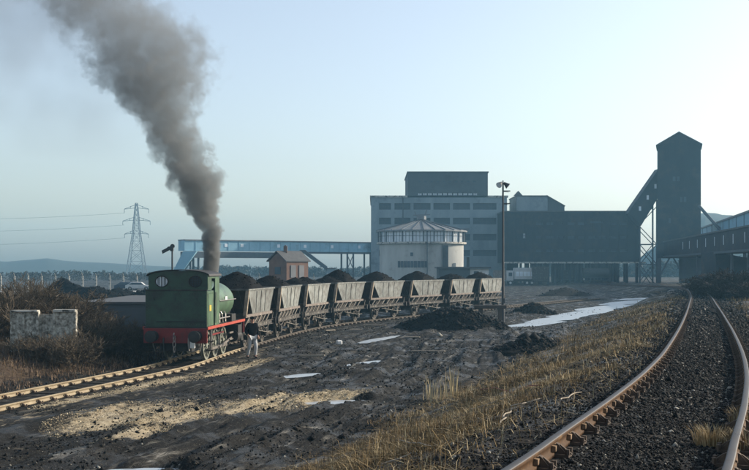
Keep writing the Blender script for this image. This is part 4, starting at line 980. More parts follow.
for (a, c) in ((503.5, 534), (547, 555), (561, 566), (573, 581), (586, 600), (608, 640)): b.box(X(a, DB), X(c, DB), DB+27, DB+27.5, -.5, Z(262.5, DB)-.004)
b.build('back_wall', M['brick_far'], longb)
b = MB()
for i in range(16):
    xx = x0+(x1-x0)*(i+.5)/16; b.box(xx-.04, xx+.04, DB-.06, DB-.003, Z(262, DB), Z(212.2, DB))
b.build('cladding_seam', M['cladding'], longb)

# tower
DT = 244.
tw = empty('hoist_tower', (0, 0, 0), 0, 'tall dark gabled tower on legs at the right, highest structure in view', 'tower')
x0, x1 = X(658, DT), X(700, DT); xm = (x0+x1)/2; zb_, ze_, zp_ = Z(258, DT), Z(145, DT), Z(133, DT); DD = 10
b = MB(); pr = [(x0, zb_), (x1, zb_), (x1, ze_), (xm, zp_), (x0, ze_)]
b.prism(pr, lambda p: (p[0], DT, p[1]), lambda p: (p[0], DT+DD, p[1])); b.build('wall', M['cladding'], tw)
b = MB()
b.add([(x0-.3, DT-.3, ze_-.15), (xm, DT-.3, zp_+.05), (xm, DT-.3, zp_+.35), (x0-.3, DT-.3, ze_+.15), (x0-.3, DT+DD+.3, ze_-.15), (xm, DT+DD+.3, zp_+.05), (xm, DT+DD+.3, zp_+.35), (x0-.3, DT+DD+.3, ze_+.15)], [(0, 1, 2, 3), (5, 4, 7, 6), (3, 2, 6, 7), (0, 4, 5, 1), (0, 3, 7, 4)])
b.add([(x1+.3, DT-.3, ze_-.15), (xm, DT-.3, zp_+.05), (xm, DT-.3, zp_+.35), (x1+.3, DT-.3, ze_+.15), (x1+.3, DT+DD+.3, ze_-.15), (xm, DT+DD+.3, zp_+.05), (xm, DT+DD+.3, zp_+.35), (x1+.3, DT+DD+.3, ze_+.15)], [(0, 3, 2, 1), (5, 6, 7, 4), (3, 7, 6, 2), (0, 1, 5, 4), (0, 4, 7, 3)])
b.build('roof', M['slate'], tw)
for (a, c, ya, yb) in ((673, 675.6, 176.5, 181), (677, 679.6, 176.5, 181), (680, 682.4, 197, 202), (683.6, 686, 197, 202), (669, 671.2, 218, 223), (676, 678, 240, 245)):
    h = R(a, c, ya, yb, DT); b = MB(); b.box(h[0], h[1], DT-.08, DT-.004, h[2], h[3]); w_ = b.build('window', M['girder'], tw)
    b = MB(); b.box(h[0]+.08, h[1]-.08, DT-.1, DT-.082, h[2]+.08, h[3]-.08); b.build('pane', M['glass'], w_)
for xx in (x0+.35, x1-.35, xm+1.2):
    for yy in (DT+.4, DT+DD-.4):
        b = MB(); b.box(xx-.35, xx+.35, yy-.3, yy+.3, -.5, zb_-.004); b.build('leg', M['girder'], tw)
for (a, c) in (((x0+.35, 1.5), (x0+2.6, zb_)), ((x1-.5, 1.5), (xm+1.6, zb_)), ((xm+1., 2), (xm-1.2, zb_))):
    b = MB(); b.bar((a[0], DT+.4, a[1]), (c[0], DT+.4, c[1]), .35); b.build('brace', M['girder'], tw)
b = MB(); b.box(X(679, DT), X(697, DT), DT+3, DT+9, -.5, zb_-.01); b.build('base_house', M['brick_far'], tw)
# cladding seams
b = MB()
for i in range(1, 6): xx = x0+(x1-x0)*i/6; b.box(xx-.03, xx+.03, DT-.05, DT-.003, zb_+.1, ze_+.4)
for zz in (Z(168, DT), Z(191, DT), Z(214, DT), Z(237, DT)): b.box(x0, x1, DT-.07, DT-.052, zz-.08, zz+.08)
b.build('cladding_seam', M['cladding'], tw)

ta = -math.atan(xm/DT); tc_ = Vector((xm, DT, 0)); tw.rotation_euler = (0, 0, ta); tw.location = tc_-Matrix.Rotation(ta, 3, 'Z') @ tc_
# inclined gallery to tower
inc = empty('inclined_conveyor', (0, 0, 0), 0, 'steep enclosed conveyor climbing from the long dark building to the tower top', 'conveyor')
DI = 247.
pr = [(X(628, DI), Z(213, DI)), (X(641, DI), Z(226, DI)), (X(659, DI), Z(196, DI)), (X(659, DI), Z(168.5, DI))]
b = MB(); b.prism(pr, lambda p: (p[0], DI, p[1]), lambda p: (p[0], DI+4, p[1])); b.build('gallery', M['cladding'], inc)
for t in (.3, .55, .8):
    xx = pr[0][0]*(1-t)+pr[3][0]*t+.6; zz = pr[0][1]*(1-t)+pr[3][1]*t-2.0
    b = MB(); b.box(xx-.25, xx+.25, DI-.06, DI-.004, zz-.5, zz+.5); b.build('window', M['pane_pale'], inc)
tr = empty('lattice_trestle', (0, 0, 0), 0, 'open cross braced steel trestle under the inclined conveyor left of the tower', 'steel trestle')
xa, xb = X(640, DI), X(657, DI); zt1, zt2 = Z(226, DI), Z(199, DI)
levels = [-.5, 4.5, 9., 13.5, 18.5]
for yy in (DI+.2, DI+3.8):
    for xx, zt in ((xa, zt1-.1), (xb, zt2-.1)):
        b = MB(); b.bar((xx, yy, -.5), (xx, yy, zt), .3); b.build('post', M['girder'], tr)
    for i in range(len(levels)-1):
        za, zc = levels[i], levels[i+1]
        if zc < zt1:
            b = MB(); b.bar((xa, yy, za), (xb, yy, zc), .16); b.bar((xb, yy+.03, za), (xa, yy+.03, zc), .16); b.bar((xa, yy, zc), (xb, yy, zc), .2); b.build('brace', M['girder'], tr)
    b = MB(); b.bar((xa, yy, 13.5), (xb, yy, 17.5), .16); b.bar((xb, yy+.03, 9), (xa, yy+.03, 13), .16); b.build('brace', M['girder'], tr)

# level conveyor gallery at right
rc = empty('conveyor_gallery', (0, 0, 0), 0, 'level enclosed conveyor gallery with small pale windows running out of frame at right', 'conveyor')
A = Vector((X(664, 243), 243., 0)); B = Vector((50.0, 143., 0)); C_ = A+(B-A)*1.45
dv = (C_-A).normalized(); nv = Vector((-dv.y, dv.x, 0)); 
if nv.dot(A) > 0: nv = -nv       # towards the camera side
zb_, zt_ = 6.35, 9.35
def gal(b, p, q, z0, z1, wdt=3., off=0.):
    o_ = nv*(-wdt); b.hexa([p+Vector((0, 0, z0)), q+Vector((0, 0, z0)), q+o_+Vector((0, 0, z0)), p+o_+Vector((0, 0, z0)), p+Vector((0, 0, z1)), q+Vector((0, 0, z1)), q+o_+Vector((0, 0, z1)), p+o_+Vector((0, 0, z1))])
b = MB(); gal(b, A, C_, zb_, zt_); b.build('gallery_wall', M['cladding'], rc)
b = MB(); gal(b, A+nv*.25, C_+nv*.25, zt_+.002, zt_+.25, 3.5); b.build('roof', M['slate'], rc)
b = MB(); gal(b, A+nv*.3, C_+nv*.3, zb_-.35, zb_-.003, 3.4); b.build('girder', M['girder'], rc)
for px in (683, 689.5, 697.5, 705.8, 714.7, 723.7, 733.3, 745, 759, 775, 794):
    # intersection of the view ray with the gallery face
    k = (px-CX)/F; t = (k*A.y-A.x)/(dv.x-k*dv.y); q = A+dv*t
    b = MB(); w2 = .2; a_ = q-dv*w2+nv*.05; c_ = q+dv*w2+nv*.05
    b.hexa([a_+Vector((0, 0, 7.3)), c_+Vector((0, 0, 7.3)), c_-nv*.047+Vector((0, 0, 7.3)), a_-nv*.047+Vector((0, 0, 7.3)), a_+Vector((0, 0, 8.75)), c_+Vector((0, 0, 8.75)), c_-nv*.047+Vector((0, 0, 8.75)), a_-nv*.047+Vector((0, 0, 8.75))])
    b.build('window', M['pane_pale'], rc)
for t in (46., 80., 112., 150.):
    q = A+dv*t
    for sg in (-1, 1):
        for ww in (.3, 2.7):
            b = MB(); b.bar(q-nv*ww+Vector((0, 0, zb_-.3)), q-nv*ww+dv*sg*1.3+Vector((0, 0, -.3)), .28); b.build('leg', M['girder'], rc)
    b = MB(); b.bar(q-nv*.3+dv*.9+Vector((0, 0, 2.)), q-nv*.3-dv*.9+Vector((0, 0, 2.)), .15); b.bar(q-nv*.3+dv*.6+Vector((0, 0, 4.)), q-nv*.3-dv*.6+Vector((0, 0, 4.)), .15); b.build('cross_tie', M['girder'], rc)
# raking pipe from tower
b = MB(); b.tube([(X(699, 242), 242, Z(206, 242)), (X(724, 235), 235, Z(234, 235))], .35, 8); o = b.build('raking_chute', M['girder']); tag(o, 'thin dark chute slanting down from the tower side to the gallery', 'chute')
# second, higher and paler gallery beyond
ug = empty('upper_gallery', (0, 0, 0), 0, 'paler higher conveyor gallery rising to the right edge behind the dark one', 'conveyor')
A3 = Vector((X(697, 290), 290., 0)); B3 = Vector((X(752, 190), 190., 0)); C3 = A3+(B3-A3)*1.5; d3 = (C3-A3).normalized(); n3 = Vector((-d3.y, d3.x, 0))
if n3.dot(A3) > 0: n3 = -n3
def gal3(b, p, q, z0, z1, w_=4.5):
    o_ = n3*(-w_); b.hexa([p+Vector((0, 0, z0)), q+Vector((0, 0, z0)), q+o_+Vector((0, 0, z0)), p+o_+Vector((0, 0, z0)), p+Vector((0, 0, z1)), q+Vector((0, 0, z1)), q+o_+Vector((0, 0, z1)), p+o_+Vector((0, 0, z1))])
b = MB(); gal3(b, A3, C3, 9.2, 13.5); b.build('gallery_wall', M['blue_clad'], ug)
b = MB(); gal3(b, A3+n3*.3, C3+n3*.3, 13.502, 13.85, 5.1); b.build('roof', M['roof_pale'], ug)
b = MB(); gal3(b, A3+n3*.12, C3+n3*.12, 8.8, 9.197, 4.7); b.build('girder', M['girder'], ug)
for i in range(14):
    q = A3+d3*(4+i*11); b = MB(); gal3(b, q+n3*.1, q+n3*.1+d3*.18, 9.2, 13.49, .098); b.build('cladding_rib', M['girder'], ug)
for t in (6, 34, 62, 90, 120):
    for w_ in (.3, 4.1):
        q = A3+d3*t-n3*w_; b = MB(); b.bar(q+Vector((0, 0, -.5)), q+Vector((0, 0, 8.79)), .4); b.build('leg', M['girder'], ug)
# low dark shed under the gallery at right edge
ls = empty('lean_to_shed', (0, 0, 0), 0, 'low dark lean-to under the gallery at the right edge', 'shed')
b = MB(); DQ = 175.; b.add([(X(716, DQ), DQ, -.5), (X(790, DQ), DQ, -.5), (X(790, DQ), DQ, Z(266, DQ)), (X(716, DQ), DQ, Z(252, DQ)), (X(716, DQ), DQ+8, -.5), (X(790, DQ), DQ+8, -.5), (X(790, DQ), DQ+8, Z(266, DQ)), (X(716, DQ), DQ+8, Z(252, DQ))], [(0, 1, 2, 3), (5, 4, 7, 6), (3, 2, 6, 7), (0, 3, 7, 4), (1, 5, 6, 2)])
b.build('wall', M['cladding'], ls)

# round thickener house
DR_ = 200.; sil = empty('round_silo', (X(421.5, DR_+7.9), DR_+7.9, 0), 0, 'squat round concrete tank house with glazed band and low conical roof', 'round building')
RR = 43.5/F*(DR_+7.9); zE = Z(243.5, DR_)-0; zB = Z(231, DR_); zP = Z(219.5, DR_+RR); NS = 16
def ringpt(r, k, n, z): a = 2*PI*k/n; return (r*math.sin(a), -r*math.cos(a), z)
b = MB(); n = 64
for (r_, z_) in ((RR*.965, -.5), (RR*.965, zE-.002)): b.v += [ringpt(r_, k, n, z_) for k in range(n)]
b.f += [(k, (k+1) % n, n+(k+1) % n, n+k) for k in range(n)]+[tuple(range(n, 2*n))]; dr = b.build('drum', M['silo'], sil, auto=.5)
b = MB()
for (r_, z_) in ((RR*.97, zE), (RR*1.03, zE), (RR*1.03, zE+.35), (RR*.97, zE+.35)): b.v += [ringpt(r_, k, n, z_) for k in range(n)]
for i in range(4): b.f += [(i*n+k, i*n+(k+1) % n, ((i+1) % 4)*n+(k+1) % n, ((i+1) % 4)*n+k) for k in range(n)]
b.build('ring_beam', M['concrete'], sil)
NP = 26
for k in range(NP):   # glazed band, one panel per bay
    a0, a1 = 2*PI*k/NP, 2*PI*(k+1)/NP
    p0 = Vector((RR*math.sin(a0), -RR*math.cos(a0), 0)); p1 = Vector((RR*math.sin(a1), -RR*math.cos(a1), 0))
    b = MB(); b.quad(p0*.985+Vector((0, 0, zE+.36)), p1*.985+Vector((0, 0, zE+.36)), p1*.985+Vector((0, 0, zB)), p0*.985+Vector((0, 0, zB)))
    pn = b.build('window', M['pane_pale'], sil)
    b = MB(); b.bar(p0+Vector((0, 0, zE+.34)), p0+Vector((0, 0, zB)), .2)
    for f_ in (1/3, 2/3): q = p0.lerp(p1, f_); b.bar(q+Vector((0, 0, zE+.36)), q+Vector((0, 0, zB)), .07)
    b.bar(p0+Vector((0, 0, zE+.34+(zB-zE)*.5)), p1+Vector((0, 0, zE+.34+(zB-zE)*.5)), .06); b.build('mullion', M['girder'], pn)
b = MB(); n = NP
b.v += [ringpt(RR*1.05, k, n, zB+.0) for k in range(n)]+[ringpt(RR*1.05, k, n, zB+.25) for k in range(n)]+[(0, 0, zP)]
b.f += [(k, (k+1) % n, n+(k+1) % n, n+k) for k in range(n)]+[(n+k, n+(k+1) % n, 2*n) for k in range(n)]+[tuple(reversed(range(n)))]
cr = b.build('conical_roof', M['roof_pale'], sil)
b = MB()
for k in range(n): b.bar(ringpt(RR*1.05, k, n, zB+.3), (0, 0, zP+.05), .14)
b.build('roof_rib', M['girder'], cr)
b = MB(); b.cyl((0, 0, zP+.3), (0, 0, 1), .9, .7, 12); b.bar((-1.6, 0, zP+.8), (1.6, 0, zP+.9), .2); b.bar((.6, 0, zP+.6), (1.0, 0, zP+1.9), .18); b.bar((-1, 0, zP+.6), (-1.3, 0, zP+1.5), .18); b.build('roof_gear', M['galv'], sil)
def curved_win(parent, a0, a1, z0, z1, n_, name='window'):
    b = MB(); r_ = RR*.975
    for i in range(n_):
        t0 = a0+(a1-a0)*i/n_; t1 = a0+(a1-a0)*(i+.82)/n_
        b.quad((r_*math.sin(t0), -r_*math.cos(t0), z0), (r_*math.sin(t1), -r_*math.cos(t1), z0), (r_*math.sin(t1), -r_*math.cos(t1), z1), (r_*math.sin(t0), -r_*math.cos(t0), z1))
    return b.build(name, M['glass'], parent)
asn = lambda px: math.asin(max(-1, min(1, (px-421.5)/42.5)))
curved_win(sil, asn(397), asn(426), Z(267.5, DR_), Z(261, DR_), 9); curved_win(sil, asn(409), asn(412), Z(256, DR_), Z(252.5, DR_), 1); curved_win(sil, asn(451), asn(454.5), Z(267, DR_), Z(263, DR_), 1, 'doorway')
b = MB(); r_ = RR
for px in (442.5,): a = asn(px); q = (r_*math.sin(a), -r_*math.cos(a)); b.box(q[0]-.5, q[0]+.5, q[1]-.35, q[1]+.5, -.5, zE-.3)
b.build('buttress', M['brick_far'], sil)
b = MB(); a = asn(425); b.bar((r_*math.sin(a), -r_*math.cos(a)-.2, 0), (r_*math.sin(a), -r_*math.cos(a)-.2, zB), .16); b.build('downpipe', M['girder'], sil)
b = MB(); b.bar((X(450, DR_)-sil.location.x, -2, Z(228.5, DR_)), (X(472, DR_)-sil.location.x, -2, Z(228, DR_)), .3); b.build('roof_walkway', M['galv'], sil)
# low flat building before it
fl = empty('low_flat_building', (0, 0, 0), 0, 'low flat roofed building with a pale lit end beside the round building', 'building')
DF = 175.; x0, x1, xm_ = X(439, DF), X(489, DF), X(470, DF)
b = MB(); b.box(x0, xm_, DF, DF+7, -.5, Z(268.5, DF)); b.build('dark_wall', M['brick_far'], fl)
b = MB(); b.box(xm_+.01, x1, DF+.4, DF+7, -.5, Z(268.8, DF)); b.build('pale_wall', M['white'], fl)
b = MB(); b.box(x0-.3, x1+.3, DF-.3, DF+7.3, Z(268.5, DF)+.003, Z(266.8, DF)); b.build('roof', M['slate'], fl)
b = MB(); b.box(X(468, DF), X(470.5, DF), DF+2, DF+3, Z(266.8, DF)+.003, Z(257, DF)); b.build('chimney_stack', M['black'], fl)
b = MB(); b.box(X(474, DF), X(479, DF), DF+.35, DF+.397, Z(275, DF), Z(271.3, DF)); b.build('window', M['glass'], fl)

# blue conveyor bridge at left
bb_ = empty('conveyor_bridge', (0, 0, 0), 0, 'long blue enclosed conveyor bridge on legs behind the engine', 'conveyor')
A = Vector((X(184.5, 236), 236, 0)); B = Vector((X(376, 264), 264, 0)); dv2 = (B-A).normalized(); nv2 = Vector((dv2.y, -dv2.x, 0))
def slab(b, p, q, z0, z1, wd_, nn): 
    o_ = -nn*wd_; b.hexa([p+Vector((0, 0, z0)), q+Vector((0, 0, z0)), q+o_+Vector((0, 0, z0)), p+o_+Vector((0, 0, z0)), p+Vector((0, 0, z1)), q+Vector((0, 0, z1)), q+o_+Vector((0, 0, z1)), p+o_+Vector((0, 0, z1))])
b = MB(); slab(b, A, B, 7.4, 9.6, 3.2, nv2); b.build('gallery', M['blue_clad'], bb_)
b = MB(); slab(b, A+nv2*.2, B+nv2*.2, 9.603, 9.85, 3.6, nv2); b.build('roof', M['roof_pale'], bb_)
b = MB(); C2 = A+dv2*(B-A).length*.56
slab(b, A+nv2*.05+dv2*.5, C2+nv2*.05, 5.9, 7.2, 3.3, nv2); b.build('lower_girder', M['girder'], bb_)
b = MB(); slab(b, C2+dv2*.02, B, 7.0, 7.397, 3.2, nv2); b.build('underside_girder', M['girder'], bb_)
Lb = (B-A).length
for px in (226, 242, 278.5, 305, 332, 359):
    k = (px-CX)/F; t = (k*A.y-A.x)/(dv2.x-k*dv2.y); q = A+dv2*t; b = MB(); slab(b, q+nv2*.06-dv2*.35, q+nv2*.06+dv2*.35, 8.3, 9.0, .055, nv2); b.build('window', M['pane_pale'], bb_)
for i in range(1, 19):
    q = A+dv2*(Lb*i/19); b = MB(); slab(b, q+nv2*.08-dv2*.06, q+nv2*.08+dv2*.06, 7.41, 9.59, .077, nv2); b.build('cladding_rib', M['blue_clad'], bb_)
for px, zt in ((191, 5.9), (199, 5.9), (348, 7.), (354, 7.), (371, 7.)):
    k = (px-CX)/F; t = (k*A.y-A.x)/(dv2.x-k*dv2.y); q = A+dv2*t
    for ww in (.3, 2.9):
        b = MB(); b.bar(q-nv2*ww+Vector((0, 0, -.5)), q-nv2*ww+Vector((0, 0, zt-.003)), .42); b.build('leg', M['girder'], bb_)
k0 = (346-CX)/F
for za, zc in ((0, 3.4), (3.4, 6.8)):
    q0 = A+dv2*(((348-CX)/F*A.y-A.x)/(dv2.x-(348-CX)/F*dv2.y)); q1 = A+dv2*(((354-CX)/F*A.y-A.x)/(dv2.x-(354-CX)/F*dv2.y))
    b = MB(); b.bar(q0-nv2*.3+Vector((0, 0, za)), q1-nv2*.3+Vector((0, 0, zc)), .14); b.bar(q1-nv2*.33+Vector((0, 0, za)), q0-nv2*.33+Vector((0, 0, zc)), .14); b.build('brace', M['girder'], bb_)
b = MB(); b.hexa([A+Vector((-3.0, 0, 2.)), A+Vector((-1.2, 0, 1.8)), A+Vector((-1.2, 3, 1.8)), A+Vector((-3., 3, 2.)), A+Vector((-.3, 0, 7.3)), A+Vector((2.6, 0, 7.3)), A+Vector((2.6, 3, 7.3)), A+Vector((-.3, 3, 7.3))]); b.build('end_chute', M['blue_clad'], bb_)
# diagonal chute with small house
ch = empty('sloping_chute', (0, 0, 0), 0, 'enclosed chute sloping down from the blue bridge to a small white hut', 'chute')
DC = 244.
b = MB(); b.prism([(X(299, DC), Z(250, DC)), (X(305, DC), Z(250, DC)), (X(327, DC), Z(266.5, DC)), (X(327, DC), Z(271, DC))], lambda p: (p[0], DC, p[1]), lambda p: (p[0], DC+2.5, p[1])); b.build('chute_casing', M['girder'], ch)
b = MB(); b.box(X(326.5, DC), X(335, DC), DC+.3, DC+4, -.4, Z(269, DC)); b.build('end_house', M['render_pale'], ch)
b = MB(); b.box(X(326, DC), X(335.5, DC), DC+.1, DC+4.2, Z(269, DC)+.003, Z(268, DC)); b.build('roof', M['slate'], ch)
# brick hut
hut = empty('brick_hut', (X(284.5, 135), 135, 0), 0, 'small brick hut with slate roof and chimney beyond the coal wagons', 'hut')
ha = math.radians(26)   # corner towards camera
e1 = Vector((-math.cos(ha), math.sin(ha), 0)); e2 = Vector((math.sin(ha)*1.0+.55, .9, 0)).normalized()
L1, L2 = 2.5, 3.4; cz, cr_ = 4.6, 5.75
c0 = Vector((.25, 0, 0)); c1 = c0+e1*L1; c2 = c1+e2*L2; c3 = c0+e2*L2
up = lambda v, z: v+Vector((0, 0, z))
b = MB(); m1 = (c0+c1)/2; m2 = (c2+c3)/2
b.add([up(c0, -.5), up(c1, -.5), up(c2, -.5), up(c3, -.5), up(c0, cz), up(c1, cz), up(c2, cz), up(c3, cz), up(m1, cr_), up(m2, cr_)],
      [(0, 1, 5, 8, 4), (1, 2, 6, 5), (2, 3, 7, 9, 6), (3, 0, 4, 7), (4, 8, 9, 7), (5, 6, 9, 8)]); b.build('wall', M['brick'], hut)
b = MB(); t_ = Vector((0, 0, .12)); ex = -e2*.25
for (e_, mm1, mm2) in ((c0, m1, m2), (c1, m1, m2)):
    o_ = (e_-mm1)*.12; f_ = c3 if e_ is c0 else c2
    a_, b_2, c_, d_ = up(e_+o_+ex, cz-.05), up(mm1+ex, cr_+.03), up(mm2-ex, cr_+.03), up(f_+o_-ex, cz-.05)
    b.hexa([a_, b_2, c_, d_, a_+t_, b_2+t_, c_+t_, d_+t_])
b.build('roof', M['slate'], hut)
b = MB(); q = m1.lerp(m2, .35); b.box(q.x-.22, q.x+.22, q.y-.22, q.y+.22, cr_-.2, cr_+.75); b.cyl((q.x, q.y, cr_+.8), (0, 0, 1), .1, .14, 8); b.build('chimney', M['brick'], hut)
nrm = Vector((e2.y, -e2.x, 0))
for f_ in (.3, .68):
    q = c0+e2*(L2*f_)+nrm*.03; b = MB(); s_ = e2*.38
    b.hexa([up(q-s_-nrm*.025, 2.6), up(q+s_-nrm*.025, 2.6), up(q+s_+nrm*.04, 2.6), up(q-s_+nrm*.04, 2.6), up(q-s_-nrm*.025, 4.1), up(q+s_-nrm*.025, 4.1), up(q+s_+nrm*.04, 4.1), up(q-s_+nrm*.04, 4.1)]); w_ = b.build('window', M['roof_pale'], hut)
q = m1+Vector((e1.y, -e1.x, 0))*.0; nn = Vector((-e1.y, e1.x, 0)); nn = nn if nn.y < 0 else -nn; s_ = e1*.4
b = MB(); b.hexa([up(q-s_, 3.), up(q+s_, 3.), up(q+s_+nn*.06, 3.), up(q-s_+nn*.06, 3.), up(q-s_, 3.9), up(q+s_, 3.9), up(q+s_+nn*.06, 3.9), up(q-s_+nn*.06, 3.9)]); b.build('window', M['glass'], hut)

# ------------------------------------------------------------------ PYLON, HILLS, WOOD, FENCE
DPY = 570.
py = empty('electricity_pylon', (X(136.5, DPY), DPY, 0), 0, 'tall lattice electricity pylon on the skyline left of the smoke', 'pylon')
HP = Z(202, DPY)
def pw(z): return np.interp(z, [0, HP*.55, HP*.72, HP], [4.6, 1.9, 1.4, .45])
b = MB()
zs = [HP*q_ for q_ in (0, .18, .33, .46, .56, .64, .71, .78, .85, .92, .985)]
for sx in (-1, 1):
    for sy in (-1, 1):
        for i in range(len(zs)-1): b.bar((sx*pw(zs[i]), sy*pw(zs[i]), zs[i]), (sx*pw(zs[i+1]), sy*pw(zs[i+1]), zs[i+1]), .3)
leg_ = b.build('leg', M['galv'], py)
b = MB()
for i in range(len(zs)-1):
    a, c = pw(zs[i]), pw(zs[i+1])
    for sy in (-1, 1):
        b.bar((-a, sy*a, zs[i]), (c, sy*c, zs[i+1]), .15); b.bar((a, sy*a, zs[i]), (-c, sy*c, zs[i+1]), .15); b.bar((-c, sy*c, zs[i+1]), (c, sy*c, zs[i+1]), .13)
        b.bar((sy*a, -a, zs[i]), (sy*c, c, zs[i+1]), .15); b.bar((sy*a, a, zs[i]), (sy*c, -c, zs[i+1]), .15)
b.build('lattice', M['galv'], py)
for pyy, wv in ((208, 6.3), (220, 7.1), (233, 6.2)):
    zz = Z(pyy, DPY)
    for sx in (-1, 1):
        b = MB(); b.bar((sx*1., 0, zz), (sx*wv, 0, zz-.6), .22); b.bar((sx*1., 0, zz+1.5), (sx*wv, 0, zz-.5), .2); b.bar((sx*wv*.5, 0, zz-.3), (sx*wv*.5, 0, zz+1.), .2)
        ar = b.build('cross_arm', M['galv'], py); b = MB(); b.bar((sx*wv, 0, zz-.6), (sx*wv, 0, zz-2.6), .22); b.build('insulator', M['galv'], ar)
for i, pyy in enumerate((208, 220, 233)):
    zz = Z(pyy, DPY)-2.6; q = py.location
    b = MB(); n_ = 24; pts_ = []
    for k in range(n_+1):
        t = k/n_; pts_.append((q.x-6.3-t*250, q.y-t*60, zz-4*6*t*(1-t)+t*3))
    b.tube(pts_, .05, 4); o = b.build('power_line', M['galv']); tag(o, ['highest', 'middle', 'lowest'][i]+' power cable running left from the pylon', 'power cable', 'cables strung from the pylon')

def ridge(name, xs_px, ys_px, D, depth, seed, m, nlab):
    n = 260; px = np.linspace(xs_px[0], xs_px[-1], n); top = np.interp(px, xs_px, ys_px)
    hx = (px-CX)/F*D; hz = HC+(HY-top)/F*D; hz = hz+ (fbm(hx*.03, hx*0, seed, 5, .6))*hz*.12
    rows_ = [(-1, 0.), (-.6, .45), (-.25, .85), (0, 1.), (.5, .8), (1.2, 0.)]
    V = []
    for (dy, k) in rows_: 
        for i in range(n): V.append((hx[i]*(1+dy*depth/D), D+dy*depth+40*float(vn(np.array([hx[i]*.01]), np.array([dy*1.]), seed)[0]), -2+(hz[i]+2)*k))
    V = np.array(V); ii = np.arange(len(rows_)-1)[:, None]*n+np.arange(n-1)[None, :]
    Fc = np.stack([ii, ii+1, ii+1+n, ii+n], -1).reshape(-1, 4); o = link_mesh(name, np_mesh(name, V, Fc, m, smooth=True)); tag(o, nlab, kind='structure'); return o
ridge('hills', [-250, -60, 0, 25, 42, 60, 90, 120, 150, 220, 330, 420], [255, 260, 261.5, 259.5, 257.8, 260.5, 262.5, 264, 266, 268, 268.5, 269], 800., 120, 5, M['hill'], 'low hazy hills left')
ridge('hills', [640, 690, 705, 718, 735, 750, 800, 900], [262, 226, 213, 211, 214.5, 214, 205, 200], 620., 100, 9, M['hill'], 'hazy hill right')
ridge('hills', [300, 420, 500, 600, 700, 900], [270, 269, 267.5, 267, 266, 262], 850., 90, 12, M['hill'], 'low hazy ridge centre')
# far-off wood line: clumpy crowns made of many small faces
def wood(name, px0, px1, D, hm, cnt, seed, label):
    rng = np.random.default_rng(seed); V = []; n = cnt
    cx = X(px0, D)+(X(px1, D)-X(px0, D))*rng.random(n); cy = D+rng.random(n)*40; hh = hm*(.45+.75*vn(cx*.07, cy*.02, seed)+.2*rng.random(n))
    K = 60
    ang = rng.uniform(0, 2*PI, (n, K)); rr = np.sqrt(rng.random((n, K)))*(hm*.42)
    zz = rng.random((n, K))**.7; rr = rr*np.sqrt(np.clip(1-(zz*1.02-.35)**2/.45, .05, 1))
    px_ = cx[:, None]+rr*np.cos(ang); py_ = cy[:, None]+rr*np.sin(ang); pz_ = hh[:, None]*zz
    c = np.stack([px_, py_, pz_], -1).reshape(-1, 3); N = len(c); sz = hm*.09
    tri = rng.normal(0, sz, (N, 3, 3)); V = (c[:, None, :]+tri).reshape(-1, 3); Fc = np.arange(N*3).reshape(-1, 3)
    o = link_mesh(name, np_mesh(name, V, Fc, M['wood_far'])); tag(o, label, kind='stuff')
wood('far_wood', 190, 400, 430, 4.6, 200, 3, 'hazy line of distant bare trees behind the conveyor bridge')
wood('far_wood', -80, 200, 300, 2.3, 260, 6, 'low hazy scrub beyond the boundary fence at left')
wood('far_wood', 540, 800, 420, 6, 260, 4, 'hazy distant trees beyond the tower')

fence = empty('boundary_fence', (0, 0, 0), 0, 'long wire mesh fence with pale concrete posts behind the pale road', 'fence')
DFN = 186.; xa, xb = X(-40, DFN), X(340, DFN)
pm_ = MB(); pm_.box(-.13, .13, -.13, .13, -.4, 2.35); pm_.bar((0, 0, 2.35), (0, -.35, 2.75), .1); post_me = pm_.mesh('fence_post', M['concrete'])
i = 0; xx = xa
while xx < xb: link_mesh('fence_post', post_me, fence, (xx, DFN, 0)); xx += 2.3
M['mesh'] = M['galv']
b = MB()
for k in range(13): zz = .1+k*.19; b.bar((xa, DFN-.1, zz), (xb, DFN-.1, zz), .022)
for k in range(3): b.bar((xa, DFN-.15-.1*k, 2.45+.1*k), (xb, DFN-.15-.1*k, 2.45+.1*k), .022)
xx = xa
while xx < xb: b.bar((xx, DFN-.1, .1), (xx, DFN-.1, 2.4), .016); xx += .28
tag(b.build('wire_mesh', M['mesh'], fence), kind='stuff')
# road
b = MB(); b.quad((X(-60, 170), 150, .10), (X(215, 150), 150, .10), (X(215, 178), 176, .10), (X(-60, 178), 176, .10)); b.quad((X(40, 135), 136, .10), (X(160, 135), 136, .10), (X(160, 150), 149.9, .10), (X(40, 150), 149.9, .10))
o = b.build('road', M['road']); tag(o, kind='structure')
# parked cars on the road
def car(x, y, rz, col, label):
    r = empty('parked_car', (x, y, .1), rz, label, 'car', 'cars parked by the fence')
    b = MB(); pr = [(-2.05, .28), (2.05, .28), (2.08, .62), (1.9, .78), (1.05, .86), (.55, 1.3), (-1.0, 1.33), (-1.75, .9), (-2.06, .82)]
    b.prism(pr, lambda p: (p[0], -.8, p[1]), lambda p: (p[0], .8, p[1])); b.build('body', col, r, bevel=.06)
    b = MB(); b.prism([(.92, .9), (.5, 1.25), (-.95, 1.27), (-1.55, .92)], lambda p: (p[0], -.815, p[1]), lambda p: (p[0], .815, p[1])); b.build('side_window', M['glass'], r)
    for a in (-1.3, 1.3):
        for c in (-.74, .74):
            b = MB(); b.cyl((a, c, .3), (0, 1, 0), .3, .18, 14); w_ = b.build('wheel', M['tyre'], r, auto=.5); b = MB(); b.cyl((a, c*1.13, .3), (0, 1, 0), .17, .03, 10); b.build('hub_cap', M['steel'], w_)
car(X(138.5, 180), 180, .1, M['plastic_white'], 'white car parked by the fence just left of the engine cab')
